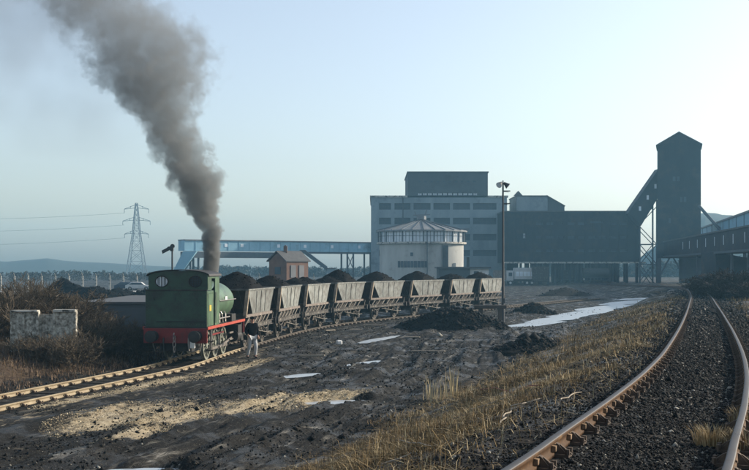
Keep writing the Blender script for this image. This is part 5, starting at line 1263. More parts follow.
car(X(127.5, 180), 180, .05, mat('dark_blue_paint', (.02, .03, .06), rough=.4, bump=0), 'dark blue car parked by the fence left of the white car')
M['peel'] = mat('dappled_peeling_whitewash', (.58, .56, .48), (.3, .28, .23), rough=.9, scale=5, c3=(.09, .075, .055), s3=6, t3=(.42, .62), bump=.4)  # dark patches paint dappled twig shade over the peeling white
# concrete panel wall by the bushes
cw = empty('concrete_panel_wall', (0, 0, 0), 0, 'peeling white panel wall among the scrub at left', 'wall')
DW = 41.
def panel(a, c, ya, yb, dy=0, m=None):
    b = MB(); b.box(X(a, DW), X(c, DW), DW+dy, DW+dy+.12, Z(yb, DW), Z(ya, DW)); return b.build('wall_panel', m or m or M['peel'], cw)
panel(12, 23.3, 313, 352); panel(24, 36.5, 312.5, 352, .03); panel(38, 53.5, 314.5, 352, .1); panel(55, 74, 312.5, 352)
for px in (11.4, 23.65, 37.5, 54, 75):
    b = MB(); xx = X(px, DW); b.box(xx-.04, xx+.04, DW-.03, DW+.2, Z(353, DW), Z(311.3, DW)); b.build('wall_post', M['peel'], cw)
b = MB(); b.box(X(11, DW), X(37.9, DW), DW-.1, DW+.22, Z(311.9, DW), Z(310.2, DW)); b.box(X(53.5, DW), X(75.7, DW), DW-.1, DW+.22, Z(311.8, DW), Z(309.6, DW)); b.build('coping', M['concrete'], cw)
# dark retaining platform behind bushes with timber kerb
pl = empty('loading_platform', (0, 0, 0), 0, 'dark brick loading platform edge between the scrub and the engine', 'platform')
DPf = 62.
b = MB(); b.box(X(78, DPf), X(150, DPf), DPf, DPf+14, -.5, Z(304, DPf)); b.build('platform_wall', M['brick_far'], pl)
b = MB(); b.box(X(77, DPf), X(151, DPf), DPf-.15, DPf+14.1, Z(304, DPf)+.003, Z(301.8, DPf)); b.build('coping', M['slate'], pl)
tk = empty('timber_kerb', (0, 0, 0), 0, 'pale plank barrier lying in front of the coal heaps left of the engine', 'barrier')
DK = 98.
for (a, c, ya, yb) in ((84, 104, 299.5, 301.2), (105, 119, 298.2, 300.4), (121.5, 135.5, 296.4, 299.3)):
    b = MB(); b.hexa([(X(a, DK), DK, Z(yb, DK)), (X(c, DK), DK, Z(yb, DK)+.12), (X(c, DK), DK+.3, Z(yb, DK)+.12), (X(a, DK), DK+.3, Z(yb, DK)), (X(a, DK), DK, Z(ya, DK)-.1), (X(c, DK), DK, Z(ya, DK)+.1), (X(c, DK), DK+.3, Z(ya, DK)+.1), (X(a, DK), DK+.3, Z(ya, DK)-.1)]); b.build('plank', M['plank'], tk)
for a in (86, 103, 119, 134):
    b = MB(); b.box(X(a, DK), X(a, DK)+.15, DK+.3, DK+.45, -.3, Z(300, DK)); b.build('stake', M['postwood'], tk)
b = MB(); xx = X(120.5, 95); b.box(xx-.2, xx+.2, 95-.2, 95+.2, -.3, Z(296.5, 95)); o = b.build('timber_post', M['postwood'], bevel=.03); tag(o, 'short dark square post standing by the plank barrier', 'post')

# ------------------------------------------------------------------ SIGNAL, LAMP POST, TRESTLE, LORRY, TANK WAGONS
sg = empty('shunting_signal', (X(172.2, 82), 82, 0), 0, 'small dark semaphore signal rising above the engine cab roof', 'railway signal')
b = MB(); b.tube([(0, 0, -.3), (0, 0, Z(245, 82))], [.09, .06], 8); b.build('post', M['lampgrey'], sg)
b = MB(); zt = Z(246.5, 82); b.hexa([(-.72, -.04, zt-.55), (-.05, -.04, zt-.2), (-.05, 0, zt-.2), (-.72, 0, zt-.55), (-.78, -.04, zt-.3), (-.05, -.04, zt+.08), (-.05, 0, zt+.08), (-.78, 0, zt-.3)]); b.build('signal_arm', M['lampgrey'], sg)
b = MB(); b.cyl((.03, -.06, zt+.02), (0, 1, 0), .17, .05, 16); b.cyl((-.25, -.07, zt-.12), (0, 1, 0), .12, .03, 16); b.build('spectacle', M['lampgrey'], sg)
b = MB(); b.box(-.12, .12, -.25, -.05, zt-.35, zt-.05); b.build('signal_lamp', M['lampgrey'], sg)
DL = 76.; lp = empty('floodlight_post', (X(503, DL), DL, gz(X(503, DL), DL)), 0, 'tall slim lamp post with a cluster of floodlights at its top', 'lamp post')
zz = Z(184, DL)-lp.location.z
b = MB(); b.tube([(0, 0, -.3), (0, 0, 3), (0, 0, zz)], [.11, .085, .06], 12); b.build('pole', M['lampgrey'], lp, auto=.6)
for (dx, dy, rx) in ((-.22, -.1, -.9), (.12, .12, .9)):
    b = MB(); dr_ = Vector((math.sin(rx)*.6, -.6, -.45)).normalized() if dx < 0 else Vector((.7, -.1, -.6)).normalized()
    c_ = Vector((dx*.5, dy*.5, zz+.1)); b.tube([c_, c_+dr_*.16, c_+dr_*.36, c_+dr_*.40], [.07, .12, .2, .21], 16, True); fl_ = b.build('floodlight', M['lampgrey'], lp, auto=.6)
    b = MB(); c2_ = c_+dr_*.405; b.cyl(c2_, dr_, .185, .012, 16); b.build('lens', M['pane_pale'], fl_)
b = MB(); b.bar((-.3, 0, zz), (.25, 0, zz+.05), .06); b.bar((0, 0, zz-.15), (0, 0, zz+.25), .07); b.build('bracket', M['lampgrey'], lp)
for dz in (.48, 1.35): b = MB(); b.bar((0, 0, zz-dz), (.5, 0, zz-dz), .07); b.bar((0, 0, zz-dz-.04), (.4, 0, zz-dz-.08), .03); b.build('side_arm', M['lampgrey'], lp)
b = MB(); b.tube([(.02, -.13, .9), (.02, -.13, zz-.4)], .018, 6); b.build('cable', M['lampgrey'], lp)
b = MB(); b.box(-.1, .1, -.26, -.1, 1.3, 1.65); b.build('switch_box', M['lampgrey'], lp)
DTr = 73.; tt = empty('steel_bench_frame', (0, 0, 0), 0, 'dark heavy beam on two posts beside the foot of the lamp post', 'beam frame')
g_ = gz(X(490, DTr), DTr)
b = MB(); b.box(X(474.5, DTr), X(507, DTr), DTr, DTr+.5, Z(309, DTr), Z(305.2, DTr)); b.build('beam', M['postwood'], tt, bevel=.03)
for px in (481, 500.5):
    b = MB(); xx = X(px, DTr); b.box(xx-.13, xx+.13, DTr+.1, DTr+.4, g_-.3, Z(309, DTr)-.003); b.build('post', M['postwood'], tt)
# lorry
lo = empty('lorry', (X(507, 236), 236, 0), 0, 'white lorry parked left of the dark hopper under the building edge', 'lorry')
k_ = 236/F
b = MB(); b.box(0, 1.45, 0, 2.3, .9, 3.1); lb = b.build('cab', M['plastic_white'], lo, bevel=.12)
b = MB(); b.box(.35, 1.1, -.03, -.005, 1.9, 2.7); b.build('cab_window', M['glass'], lb)
b = MB(); b.box(1.6, 6.2, 0, 2.4, 1.25, 3.7); lb = b.build('body', M['plastic_white'], lo, bevel=.05)
for i in range(5): b = MB(); b.box(1.95+i*.8, 2.6+i*.8, -.04, -.003, 1.9, 2.9); b.build('side_panel', M['pane_pale'], lb)
b = MB(); b.box(.2, 6.2, .3, 2.1, .75, .897); b.build('chassis', M['black'], lo)
b = MB(); b.box(1.6, 6.2, .003, 2.4, .9, 1.247); b.build('skirt', M['black'], lo)
for xx in (.75, 1.95 if False else 4.3, 5.35):
    for yy in (.12, 2.2): b = MB(); b.cyl((xx, yy, .5), (0, 1, 0), .5, .28, 16); w_ = b.build('wheel', M['tyre'], lo, auto=.5); b = MB(); b.cyl((xx, yy-.16 if yy < 1 else yy+.16, .5), (0, 1, 0), .26, .03, 10); b.build('hub', M['white'], w_)
def dark_wagon(px, D, L, H, label, kind):
    r = empty('mineral_wagon', (X(px, D), D, 0), 0, label, 'wagon')
    b = MB()
    if kind: b.prism([(.2, 1.0), (L-.2, 1.0), (L, H), (0, H)], lambda p: (p[0], 0, p[1]), lambda p: (p[0], 2.4, p[1])); b.build('body', M['frame'], r)
    else: b.tube([(0, 1.2, H-1.15), (L, 1.2, H-1.15)], 1.15, 18); b.build('barrel', M['black'], r, auto=.6); b = MB(); b.cyl((L*.5, 1.2, H+.1), (0, 0, 1), .35, .5, 12); b.build('filler_dome', M['black'], r)
    b = MB(); b.box(-.1, L+.1, .2, 2.2, .75, .97); b.build('underframe', M['black'], r)
    for xx in (.8, L-.8):
        for yy in (.5, 1.9): b = MB(); b.cyl((xx, yy, .46), (0, 1, 0), .46, .12, 16); b.build('wheel', M['wheelblack'], r, auto=.5)
    return r
dark_wagon(533, 232, 3.4, 4.0, 'dark open hopper wagon right of the white lorry', True)
dark_wagon(584, 244, 5.6, 3.7, 'dark tank wagon standing under the long building', False)
dark_wagon(560, 252, 4.2, 3.2, 'dark open wagon deep under the long building', True)
b = MB(); 
r = empty('rail_van', (X(494, 228), 228, 0), 0, 'rusty red van body at the left of the white lorry', 'van')
b.box(0, 2.6, 0, 2.2, 1.2, 3.2); b.build('body', M['waist'], r, bevel=.05)
b = MB(); b.box(-.02, 2.62, -.02, 2.22, 3.203, 3.3); b.build('roof', M['slate'], r)
for xx in (.5, 2.1): b = MB(); b.cyl((xx, .2, .5), (0, 1, 0), .5, .2, 14); b.build('wheel', M['wheelblack'], r, auto=.5)

# ------------------------------------------------------------------ BARE BUSHES
def twig_mesh(seed, stems, h, spread, gens=4, w0=.03, name='bare_bush', split=3, wmin=.009):
    rnd = random.Random(seed); V = []; Fc = []
    def seg(a, b_, ra, rb):
        d = (b_-a).normalized(); u = d.orthogonal().normalized(); v = d.cross(u); n = len(V)
        for c, r in ((a, ra), (b_, rb)):
            for k in range(3):
                t = 2*PI*k/3; V.append(tuple(c+u*(math.cos(t)*r)+v*(math.sin(t)*r)))
        for k in range(3): Fc.append((n+k, n+(k+1) % 3, n+3+(k+1) % 3, n+3+k))
    def grow(p, d, L, w_, g):
        q = p; dd = d
        for i in range(2):
            dd = (dd+Vector((rnd.gauss(0, .16), rnd.gauss(0, .16), rnd.gauss(.03, .1)))).normalized(); q2 = q+dd*L/2
            seg(q, q2, max(wmin, w_*(1-.3*i)), max(wmin, w_*(.7-.2*i))); q = q2
            if g > 0:
                for _ in range(split-1 if i == 0 else split):
                    nd = (dd+Vector((rnd.gauss(0, .55), rnd.gauss(0, .55), rnd.gauss(.12, .35)))).normalized()
                    grow(q, nd, L*rnd.uniform(.5, .8), w_*.55, g-1)
    for s in range(stems):
        a = rnd.uniform(0, 2*PI); r_ = spread*.45*math.sqrt(rnd.random())
        grow(Vector((r_*math.cos(a), r_*math.sin(a), -.1)), Vector((math.cos(a)*.35+rnd.gauss(0, .25), math.sin(a)*.35+rnd.gauss(0, .25), 1)).normalized(), h*rnd.uniform(.3, .45), w0, gens)
    return np_mesh(name, np.array(V), np.array(Fc), M['twig'])
BM = [twig_mesh(i+1, 11, 2.0, 1.8, 3, .02, split=3) for i in range(3)]
BT = twig_mesh(9, 9, 3.4, 2.2, 4, .035, split=3)
bushes = [(4, 43.5, .9, 0), (16, 47, 1.25, 1), (30, 48, 1.3, 2), (46, 47.5, 1.35, 3), (60, 49, 1.2, 1), (70, 48, 1.05, 0), (33, 39.9, .35, 0), (64, 39.9, .72, 1), (53, 40.2, .8, 2), (18, 40.2, .35, 1), (72, 40.3, .75, 0), (46, 39.6, .55, 0), (83, 43.5, .85, 2), (92, 43.0, .9, 0), (102, 43.4, .95, 1),
          (112, 43.8, .95, 2), (121, 44.2, .9, 0), (130, 45, .9, 1), (138, 46.5, .9, 2), (76, 53, 1.1, 3), (-10, 45, 1.3, 3), (-24, 44, 1.3, 1), (8, 55, 1.45, 3), (90, 57, 1.0, 1), (2, 51, 1.2, 3), (38, 56, 1.45, 1), (56, 58, 1.3, 3), (22, 54, 1.35, 0)]
wh = ['behind the white panel wall', 'in front of the white panel wall', 'between the panel wall and the engine', 'at the left edge']
for i, (px, D, sc, v) in enumerate(bushes):
    me = BT if v == 3 else BM[v]; xx = X(px, D)
    o = link_mesh('bare_bush', me, None, (xx, D, gz(xx, D)), i*1.7); k = .62 if v == 3 else 1
    o.scale = (sc*k*1.1, sc*k*1.1, sc*k*.9)
    where = 'at the left edge of the picture' if px < 6 else ('in front of the peeling panel wall' if D < 40 and px < 76 else 'behind the peeling panel wall') if px < 78 else 'between the panel wall and the green engine'
    tag(o, 'leafless brown bush in the scrub '+where, 'bush', 'leafless scrub '+where)
# scrub at right
rb = [(716, 96, 1.5, 0), (726, 92, 1.7, 1), (738, 90, 1.8, 2), (750, 88, 1.9, 0), (762, 88, 2.0, 1), (733, 99, 1.8, 2), (745, 100, 2.0, 1), (722, 104, 1.5, 2), (775, 86, 2.0, 0), (711, 104, 1.1, 1), (741, 84, 1.2, 1), (755, 80, 1.3, 2), (730, 86, 1., 0)]
M['twig'] = mat('dark_twigs', (.045, .036, .03), (.025, .02, .017), rough=.9, bump=0, vary=.2)
BD = [twig_mesh(40+i, 26, 1.9, 2.3, 3, .03, split=3, wmin=.02) for i in range(2)]
for i, (px, D, sc, v) in enumerate(rb):
    xx = X(px, D); o = link_mesh('dense_bush', BD[v % 2], None, (xx, D, gz(xx, D)-.1), i*2.1); o.scale = (sc*1.0, sc*1.0, sc*.68)
    tag(o, 'dense dark leafless bush in the thicket right of the far end of the track', 'bush', 'dense thicket at the right edge')
ORDN = ['first', 'second', 'third', 'fourth', 'fifth', 'sixth', 'seventh', 'eighth', 'ninth', 'tenth', 'eleventh', 'twelfth', 'thirteenth', 'fourteenth', 'fifteenth']
for g_n in {o['group'] for o in SC.objects if o.get('category') == 'bush'}:
    mem = sorted([o for o in SC.objects if o.get('category') == 'bush' and o.get('group') == g_n], key=lambda o: o.location.x/o.location.y)
    for k_, o in enumerate(mem):
        dk = o.name.startswith('dense'); o['label'] = ORDN[k_]+' from the left of the '+('dark bushes in the thicket at the right edge' if dk else 'bare bushes '+g_n.replace('leafless scrub ', ''))
# tufts and tall dead stalks
def tuft(x, y, n, h, r, label, cat, lean=.35, name='grass_tuft', wd=.006, group=None, tl=(.5, 1)):
    a = RNG.uniform(0, 2*PI, n); q = r*np.sqrt(RNG.uniform(0, 1, n)); xx = q*np.cos(a); yy = q*np.sin(a)
    hh = h*RNG.uniform(.5, 1.1, n); la = a+RNG.normal(0, .5, n); ln = np.abs(RNG.normal(lean, lean*.5, n))
    wx, wy = np.sin(la)*wd/2, -np.cos(la)*wd/2; dx, dy = np.cos(la)*hh*ln, np.sin(la)*hh*ln
    z0 = np.zeros(n)
    V = np.stack([np.stack([xx-wx, yy-wy, z0-.03], -1), np.stack([xx+wx, yy+wy, z0-.03], -1), np.stack([xx-wx*.8+dx*.35, yy-wy*.8+dy*.35, hh*.6], -1), np.stack([xx+wx*.8+dx*.35, yy+wy*.8+dy*.35, hh*.6], -1), np.stack([xx+dx, yy+dy, hh*.95], -1)], 1).reshape(-1, 3)
    Ft = np.array([(0, 1, 3), (0, 3, 2), (2, 3, 4)]); Fc = (Ft[None]+(np.arange(n)*5)[:, None, None]).reshape(-1, 3)
    o = link_mesh(name, np_mesh(name, V, Fc, M['grass'], {'tint': np.repeat(RNG.uniform(*tl, n), 5)}), None, (x, y, gz(x, y))); tag(o, label, cat, group); return o
def rg(px, py_):   # first ground point on the line of sight of a pixel
    D = 6+np.arange(0, 1500)**1.35*.0135
    zr_ = HC-(py_-HY)/F*D; zg = ground_z((px-CX)/F*D, D)
    k = int(np.argmax(zr_ <= zg)); D = float(D[k])
    return X(px, D), D
q = rg(713, 446); tuft(q[0], q[1], 420, .20, .17, 'pale dry grass tuft between the rails near the right rail', 'grass tuft', .45)
q = rg(746, 452); tuft(q[0], q[1], 260, .2, .16, 'dry grass tuft outside the right rail at the picture edge', 'grass tuft', .5)
q = rg(743, 425); tuft(q[0], q[1], 160, .2, .14, 'small dry tuft outside the right rail, above the larger one', 'grass tuft', .5)
q = rg(433, 402);  tuft(q[0], q[1], 34, .8, .3, 'clump of tall pale dead stalks standing on the bank', 'dead stalks', .22, 'dead_stalks', .022, tl=(.97, 1))
q = rg(452, 396); tuft(q[0], q[1], 28, .9, .25, 'second clump of tall dead stalks, right of the first and dark behind', 'dead stalks', .12, 'dead_stalks', .022, tl=(.97, 1))
q = rg(405, 425); tuft(q[0], q[1], 9, .6, .3, 'thin dead stalks lower on the bank left of the tall clumps', 'dead stalks', .2, 'dead_stalks', .01)
q = rg(573, 352); tuft(q[0], q[1], 14, .9, .5, 'short dark dead stalks further up the bank', 'dead stalks', .15, 'dead_stalks', .015, tl=(.1, .5))
# long fallen sticks on the bank
sticks = [((480, 391), (545, 388), 'r'), ((545, 383), (565, 378), 'r'), ((500, 428), (510, 416), 'p'), ((512, 410), (542, 402), 'p'), ((400, 446), (430, 452), 'p'), ((470, 412), (505, 402), 'p'), ((560, 404), (580, 396), 'p'), ((384, 470), (412, 460), 'p')]
M['red_stick'] = mat('reddish_cane', (.3, .06, .04), (.2, .05, .035), rough=.7)
for i, (a, c, kk) in enumerate(sticks):
    pa, pc = rg(*a), rg(*c); mbk = MB(); n_ = 7; pts_ = []
    for k in range(n_):
        t = k/(n_-1); xx, yy = pa[0]*(1-t)+pc[0]*t+random.uniform(-.03, .03), pa[1]*(1-t)+pc[1]*t+random.uniform(-.03, .03); pts_.append((xx, yy, gz(xx, yy)+.05))
    mbk.tube(pts_, [.009]*(n_-1)+[.004], 5); o = mbk.build('fallen_stick', M['red_stick'] if kk == 'r' else M['plank'])
    tag(o, ('reddish bent cane ' if kk == 'r' else 'pale dead stick ')+'on the bank, '+['upper left of the two red ones', 'upper right of the two red ones', 'lying near the left rail, lower of two', 'pointing toward the left rail', 'lying low in the bottom left of the bank', 'half hidden in grass at mid bank', 'nearest the rail, highest up', 'cut by the bottom edge of the picture'][i], 'stick', 'red canes on the bank' if kk == 'r' else 'pale sticks on the bank')
# pale block in the yard and planks by the train
q = rg(339, 345); b = MB(); b.box(-.15, .15, -.12, .12, -.05, .2); o = b.build('stone_block', M['white'], None, (q[0], q[1], gz(*q)), .4, bevel=.06); tag(o, 'small white stone block lying alone in the dark yard', 'stone')
for i, (a, c, yy, lab) in enumerate(((363, 386, 327, 'long pale plank lying in the yard below the fifth wagon'), (325, 335, 331.5, 'short pale plank lying in the yard below the third wagon'), (350, 362, 331.5, 'pale plank in the yard just left of the long plank'), (405, 420, 339, 'short pale plank left of the foot of the big spoil heap'))):
    p0, p1 = rg(a, yy), rg(c, yy-.6); zz = max(gz(*p0), gz(*p1))+.05
    b = MB(); b.bar((p0[0], p0[1], zz), (p1[0], p1[1], zz), .18, .05); o = b.build('plank', M['plank'], bevel=.01); tag(o, lab, 'plank')

dl = [(512, 300, 'pale broken timber lying in the yard just right of the lamp post'), (524, 293, 'pale timber lying before the white lorry'), (540, 297, 'broken timber lying in the mid yard left of the far water'), (517, 289.5, 'short timber lying nearest the white lorry'), (556, 291, 'timber lying before the long dark building'), (300, 357, 'short timber lying right of the standing person'), (412, 352, 'thin timber lying in the middle of the muddy yard')]
for i, (px, py_, lab) in enumerate(dl):
    p0 = rg(px, py_); a_ = random.uniform(-.6, .6); L_ = random.uniform(.6, 1.3)*(1+p0[1]*.008); p1 = (p0[0]+L_*math.cos(a_), p0[1]+L_*math.sin(a_)); zz = max(gz(*p0), gz(*p1))+.04
    b = MB(); b.bar((p0[0], p0[1], zz), (p1[0], p1[1], zz+.03), .1, .06); o = b.build('timber', M['plank'], bevel=.01); tag(o, lab, 'timber')
# ------------------------------------------------------------------ PERSON
def person(x, y, rz, label):
    g = gz(x, y)
    def skin(name, verts, edges, radii, m, parent, root=0, sub=1, loc=(0, 0, 0)):
        me = bpy.data.meshes.new(name); me.from_pydata(verts, edges, []); me.update(); me.materials.append(m)
        o = bpy.data.objects.new(name, me); COL.objects.link(o)
        if parent: o.parent = parent
        md = o.modifiers.new('skin', 'SKIN'); 
        for i, r_ in enumerate(radii):
            v = me.skin_vertices[0].data[i] if me.skin_vertices else None
            if v: v.radius = (r_, r_) if not isinstance(r_, tuple) else r_; v.use_root = (i == root)
        sb = o.modifiers.new('sub', 'SUBSURF'); sb.levels = sub; sb.render_levels = sub
        md.use_smooth_shade = True
        return o
    def mk(name, verts, edges, radii, m, parent=None, root=0, sub=2):
        me = bpy.data.meshes.new(name); bm = bmesh.new(); ly = bm.verts.layers.skin.verify()
        vs = []
        for i, p in enumerate(verts):
            v = bm.verts.new(p); r_ = radii[i]; v[ly].radius = r_ if isinstance(r_, tuple) else (r_, r_); v[ly].use_root = (i == root); vs.append(v)
        for e in edges: bm.edges.new((vs[e[0]], vs[e[1]]))
        bm.to_mesh(me); bm.free(); me.materials.append(m); o = link_mesh(name, me, parent)
        md = o.modifiers.new('skin', 'SKIN'); md.use_smooth_shade = True; sb = o.modifiers.new('sub', 'SUBSURF'); sb.levels = sub; sb.render_levels = sub
        return o
    # local: facing +Y, mid stride
    J = {'pel': (0, 0, .94), 'wst': (0, 0, 1.08), 'chs': (0, .02, 1.30), 'nck': (0, .02, 1.48), 'hd0': (0, .03, 1.55), 'hd1': (0, .045, 1.63), 'hd2': (0, .035, 1.71),
         'shl': (-.19, .01, 1.42), 'ell': (-.27, -.05, 1.14), 'wrl': (-.25, .1, .93), 'shr': (.19, .01, 1.42), 'elr': (.29, -.02, 1.15), 'wrr': (.24, .16, 1.0),
         'hpl': (-.1, 0, .9), 'knl': (-.13, .12, .5), 'anl': (-.13, .03, .1), 'fol': (-.14, .19, .04), 'hpr': (.1, 0, .9), 'knr': (.12, -.02, .49), 'anr': (.13, -.2, .1), 'for': (.14, -.06, .04)}
    names = list(J); ix = {k: i for i, k in enumerate(names)}
    E = [('pel', 'wst'), ('wst', 'chs'), ('chs', 'nck'), ('nck', 'hd0'), ('hd0', 'hd1'), ('hd1', 'hd2'), ('chs', 'shl'), ('shl', 'ell'), ('ell', 'wrl'), ('chs', 'shr'), ('shr', 'elr'), ('elr', 'wrr'),
         ('pel', 'hpl'), ('hpl', 'knl'), ('knl', 'anl'), ('anl', 'fol'), ('pel', 'hpr'), ('hpr', 'knr'), ('knr', 'anr'), ('anr', 'for')]
    rad = dict(pel=(.15, .11), wst=(.14, .10), chs=(.17, .115), nck=.055, hd0=.07, hd1=(.078, .095), hd2=(.066, .08), shl=.062, ell=.045, wrl=.03, shr=.062, elr=.045, wrr=.03, hpl=.095, knl=.06, anl=.042, fol=.04, hpr=.095, knr=.06, anr=.042)
    rad['for'] = .04
    body = mk('person', [J[k] for k in names], [(ix[a], ix[c]) for a, c in E], [rad[k] for k in names], M['skin'], None, 0)
    body.location = (x, y, g+.01); body.rotation_euler = (0, 0, rz); tag(body, label, 'person')
    # hands with fingers
    for w_, e_, sx in (('wrl', 'ell', -1), ('wrr', 'elr', 1)):
        d = (Vector(J[w_])-Vector(J[e_])).normalized(); p0 = Vector(J[w_]); b = MB()
        s_ = Vector((0, 1, 0)).cross(d).cross(d).normalized() if abs(d.y) < .9 else Vector((1, 0, 0)); nn_ = d.cross(s_)
        b.tube([p0, p0+d*.05, p0+d*.09], [.028, .036, .034], 8)
        for k in range(4):
            o_ = s_*(-.026+k*.0175); L_ = [.065, .075, .07, .055][k]; q0 = p0+d*.085+o_; q1 = q0+d*L_*.5; q2 = q1+(d*.7+nn_*.6*-sx).normalized()*L_*.5; b.tube([q0, q1, q2], [.0095, .009, .007], 6)
        q0 = p0+d*.03+s_*.03; b.tube([q0, q0+(d+s_).normalized()*.035, q0+(d+s_*.5).normalized()*.06], [.012, .011, .008], 6)
        b.build('hand', M['skin'], body, smooth=True)
    jv = ['pel', 'wst', 'chs', 'nck', 'shl', 'ell', 'wrl', 'shr', 'elr', 'wrr']; jJ = [Vector(J[k]) for k in jv]
    jJ[0] = Vector((0, 0, .74)); jJ[3] = Vector((0, .02, 1.46)); jJ[6] = Vector(J['wrl'])*.93+Vector(J['ell'])*.07; jJ[9] = Vector(J['wrr'])*.93+Vector(J['elr'])*.07
    mk('jacket', jJ, [(0, 1), (1, 2), (2, 3), (2, 4), (4, 5), (5, 6), (2, 7), (7, 8), (8, 9)], [(.22, .17), (.2, .16), (.235, .18), .105, .10, .075, .055, .10, .075, .055], M['jacket'], body, 0)
    tv = ['pel', 'hpl', 'knl', 'anl', 'hpr', 'knr', 'anr']
    mk('trousers', [J[k] for k in tv], [(0, 1), (1, 2), (2, 3), (0, 4), (4, 5), (5, 6)], [(.17, .13), .115, .085, .075, .115, .085, .075], M['trousers'], body, 0)
    for a_, f_ in (('anl', 'fol'), ('anr', 'for')):
        pa, pf = Vector(J[a_]), Vector(J[f_]); mk('boot', [pa+Vector((0, -.03, -.01)), Vector((pa.x, pa.y-.02, .045)), pf+Vector((0, .04, 0))], [(0, 1), (1, 2)], [.055, .052, .04], M['black'], body, 1)
    b = MB(); hc = Vector((0, .03, 1.70)); 
    b.tube([hc+Vector((0, 0, -.02)), hc+Vector((0, 0, .03)), hc+Vector((0, -.01, .07)), hc+Vector((0, -.01, .085))], [.105, .11, .08, .02], 16); b.bar(hc+Vector((0, .07, -.01)), hc+Vector((0, .17, -.025)), .14, .012); b.build('cap', M['jacket'], body, smooth=True)
    b = MB(); 
    for sx in (-1, 1): b.cyl((sx*.03, .128, 1.645), (0, 1, 0), .011, .01, 8)
    b.build('eyes', M['black'], body)
    b = MB(); b.tube([(0, .12, 1.65), (0, .155, 1.615), (0, .125, 1.605)], [.01, .016, .014], 6); b.build('nose', M['skin'], body, smooth=True)
    b = MB()
    for sx in (-1, 1): b.tube([(sx*.075, .03, 1.65), (sx*.09, .02, 1.63), (sx*.078, .03, 1.60)], [.012, .018, .01], 6)
    b.build('ears', M['skin'], body, smooth=True)
    return body
pp = 3.9*F/(357.5-HY)
pp = 47.0
person(X(252, pp), pp, math.radians(-150), 'person in dark jacket, cap and pale trousers standing beside the engine front')

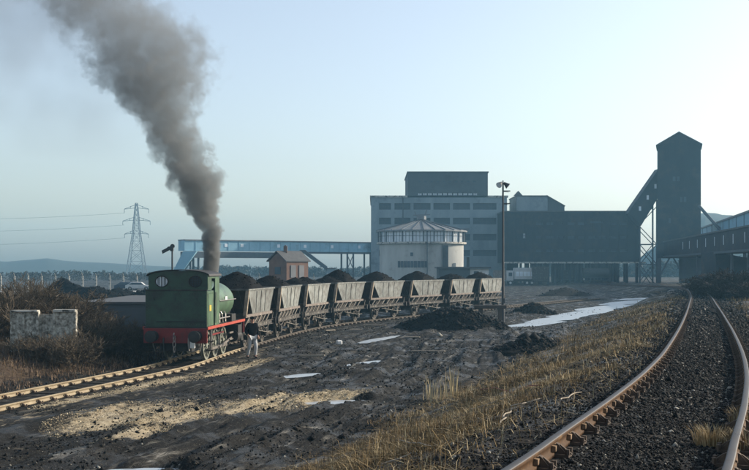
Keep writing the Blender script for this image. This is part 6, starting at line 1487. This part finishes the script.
# ------------------------------------------------------------------ SMOKE PLUME
def smoke():
    # centreline and radius as functions of height, from the chimney top
    DS_ = 49.1
    rowp = [(274, 211, 7.5), (262, 211, 8), (250, 211, 9.5), (238, 209.5, 11), (225, 208, 13), (212, 205, 16), (200, 202, 20), (185, 197, 24), (170, 190, 26), (155, 184, 27), (140, 176, 27), (125, 168, 30), (110, 163, 37), (95, 158, 46), (80, 153, 55), (60, 149, 60), (40, 142, 62), (20, 122, 62), (0, 98, 66), (-25, 60, 75)]
    zz = [Z(r_[0], DS_) for r_ in rowp]; xc = [X(r_[1], DS_) for r_ in rowp]; rd = [r_[2]*(1.0 if r_[0] > 150 else .97)/F*DS_ for r_ in rowp]
    z0, z1 = zz[0], zz[-1]
    xl, xr = X(-45, DS_), X(245, DS_)
    b = MB(); hw = 3.4
    # domain: two boxes merged as a step-shaped prism (narrow column below, wide drift above)
    zm = Z(165, DS_)
    pr = [(X(190, DS_), z0), (X(230, DS_), z0), (X(240, DS_), zm), (xr, z1), (xl, z1), (xl, Z(150, DS_)), (X(150, DS_), zm)]
    b.prism(pr, lambda p: (p[0], DS_-hw, p[1]), lambda p: (p[0], DS_+hw, p[1]))
    m = bpy.data.materials.new('coal_smoke'); m.use_nodes = True; n = m.node_tree.nodes; l = m.node_tree.links; n.clear()
    out = n.new('ShaderNodeOutputMaterial'); pv = n.new('ShaderNodeVolumePrincipled'); l.new(pv.outputs[0], out.inputs['Volume'])
    pv.inputs['Color'].default_value = (.31, .32, .32, 1); pv.inputs['Anisotropy'].default_value = .2
    tc = n.new('ShaderNodeTexCoord'); sp_ = n.new('ShaderNodeSeparateXYZ')
    def mth(op, a, c=None, clamp=False):
        x_ = n.new('ShaderNodeMath'); x_.operation = op; x_.use_clamp = clamp
        for i, v in ((0, a), (1, c)):
            if v is None: continue
            if isinstance(v, (int, float)): x_.inputs[i].default_value = v
            else: l.new(v, x_.inputs[i])
        return x_.outputs[0]
    # warp
    nz = n.new('ShaderNodeTexNoise'); nz.inputs['Scale'].default_value = .55; nz.inputs['Detail'].default_value = 3; l.new(tc.outputs['Object'], nz.inputs[0])
    vs_ = n.new('ShaderNodeVectorMath'); vs_.operation = 'SUBTRACT'; l.new(nz.outputs['Color'], vs_.inputs[0]); vs_.inputs[1].default_value = (.5, .5, .5)
    l.new(tc.outputs['Object'], sp_.inputs[0])
    h01 = mth('DIVIDE', mth('SUBTRACT', sp_.outputs[2], z0), z1-z0, True)
    vm = n.new('ShaderNodeVectorMath'); vm.operation = 'SCALE'; l.new(vs_.outputs[0], vm.inputs[0]); l.new(mth('ADD', mth('MULTIPLY', h01, 3.4), .12), vm.inputs['Scale'])
    va = n.new('ShaderNodeVectorMath'); l.new(tc.outputs['Object'], va.inputs[0]); l.new(vm.outputs[0], va.inputs[1])
    s2 = n.new('ShaderNodeSeparateXYZ'); l.new(va.outputs[0], s2.inputs[0])
    hw_ = mth('DIVIDE', mth('SUBTRACT', s2.outputs[2], z0), z1-z0, True)
    def curve(vals):
        lo, hi = min(vals), max(vals); fc = n.new('ShaderNodeFloatCurve'); cm = fc.mapping.curves[0]
        hh = [(z_-z0)/(z1-z0) for z_ in zz]; yv = [(v-lo)/(hi-lo) for v in vals]
        cm.points[0].location = (hh[0], yv[0]); cm.points[1].location = (hh[-1], yv[-1])
        for a, c in zip(hh[1:-1], yv[1:-1]): cm.points.new(a, c)
        fc.mapping.update(); l.new(hw_, fc.inputs['Value'])
        return mth('ADD', mth('MULTIPLY', fc.outputs[0], hi-lo), lo)
    cx_ = curve(xc); rr_ = curve(rd)
    dx = mth('SUBTRACT', s2.outputs[0], cx_); dy = mth('SUBTRACT', s2.outputs[1], DS_)
    dist = mth('SQRT', mth('ADD', mth('MULTIPLY', dx, dx), mth('MULTIPLY', dy, mth('MULTIPLY', dy, 1.1))))
    q_ = mth('DIVIDE', dist, rr_)
    nd = n.new('ShaderNodeTexNoise'); nd.inputs['Scale'].default_value = 1.35; nd.inputs['Detail'].default_value = 6; nd.inputs['Roughness'].default_value = .66; l.new(tc.outputs['Object'], nd.inputs[0])
    f_ = mth('ADD', mth('SUBTRACT', 1.0, q_), mth('MULTIPLY', mth('SUBTRACT', nd.outputs[0], .5), mth('MULTIPLY', mth('ADD', .12, mth('MULTIPLY', h01, 7.0), True), 2.7)))
    f_ = mth('MULTIPLY', f_, 6.5, True)
    # thinner with height
    dn = n.new('ShaderNodeMapRange'); l.new(h01, dn.inputs[0]); dn.inputs[1].default_value = 0; dn.inputs[2].default_value = 1; dn.inputs[3].default_value = 1.6; dn.inputs[4].default_value = .0
    pwr = mth('ADD', mth('POWER', mth('MULTIPLY', dn.outputs[0], .625), 2.2), mth('ADD', .085, mth('MULTIPLY', mth('POWER', mth('SUBTRACT', 1.0, h01), 16.), 6.0)))
    d1 = mth('MULTIPLY', f_, mth('MULTIPLY', pwr, 3.4))
    # thin drift to the upper left
    nd2 = n.new('ShaderNodeTexNoise'); nd2.inputs['Scale'].default_value = .28; nd2.inputs['Detail'].default_value = 5; l.new(tc.outputs['Object'], nd2.inputs[0])
    side = mth('DIVIDE', mth('SUBTRACT', X(190, DS_), sp_.outputs[0]), 5., True)
    hi_ = mth('DIVIDE', mth('SUBTRACT', sp_.outputs[2], Z(165, DS_)), 3.8, True)
    dr_ = mth('MULTIPLY', mth('MULTIPLY', side, hi_), mth('MULTIPLY', mth('SUBTRACT', nd2.outputs[0], .42), 5., True))
    edge = mth('MULTIPLY', mth('SUBTRACT', 1.0, mth('MULTIPLY', mth('ABSOLUTE', mth('SUBTRACT', sp_.outputs[1], DS_)), 1/hw)), 2., True)
    tot = mth('ADD', d1, mth('MULTIPLY', mth('MULTIPLY', dr_, edge), .13))
    l.new(tot, pv.inputs['Density'])
    m.cycles.volume_step_rate = .2; o = b.build('smoke_plume', m); tag(o, 'dark grey smoke plume rising from the engine chimney and drifting left', 'smoke', kind='stuff')
smoke()

# ------------------------------------------------------------------ HAZE
def haze(density):
    b = MB(); b.box(-960, 960, -60, 985, -6.5, 41); m = bpy.data.materials.new('haze'); m.use_nodes = True; n = m.node_tree.nodes; l = m.node_tree.links; n.clear()
    out = n.new('ShaderNodeOutputMaterial'); pv = n.new('ShaderNodeVolumePrincipled'); pv.inputs['Color'].default_value = (.34, .72, 1.0, 1); pv.inputs['Density'].default_value = density; pv.inputs['Anisotropy'].default_value = .2
    l.new(pv.outputs[0], out.inputs['Volume']); o = b.build('haze', m); tag(o, kind='stuff'); 
haze(.00046)
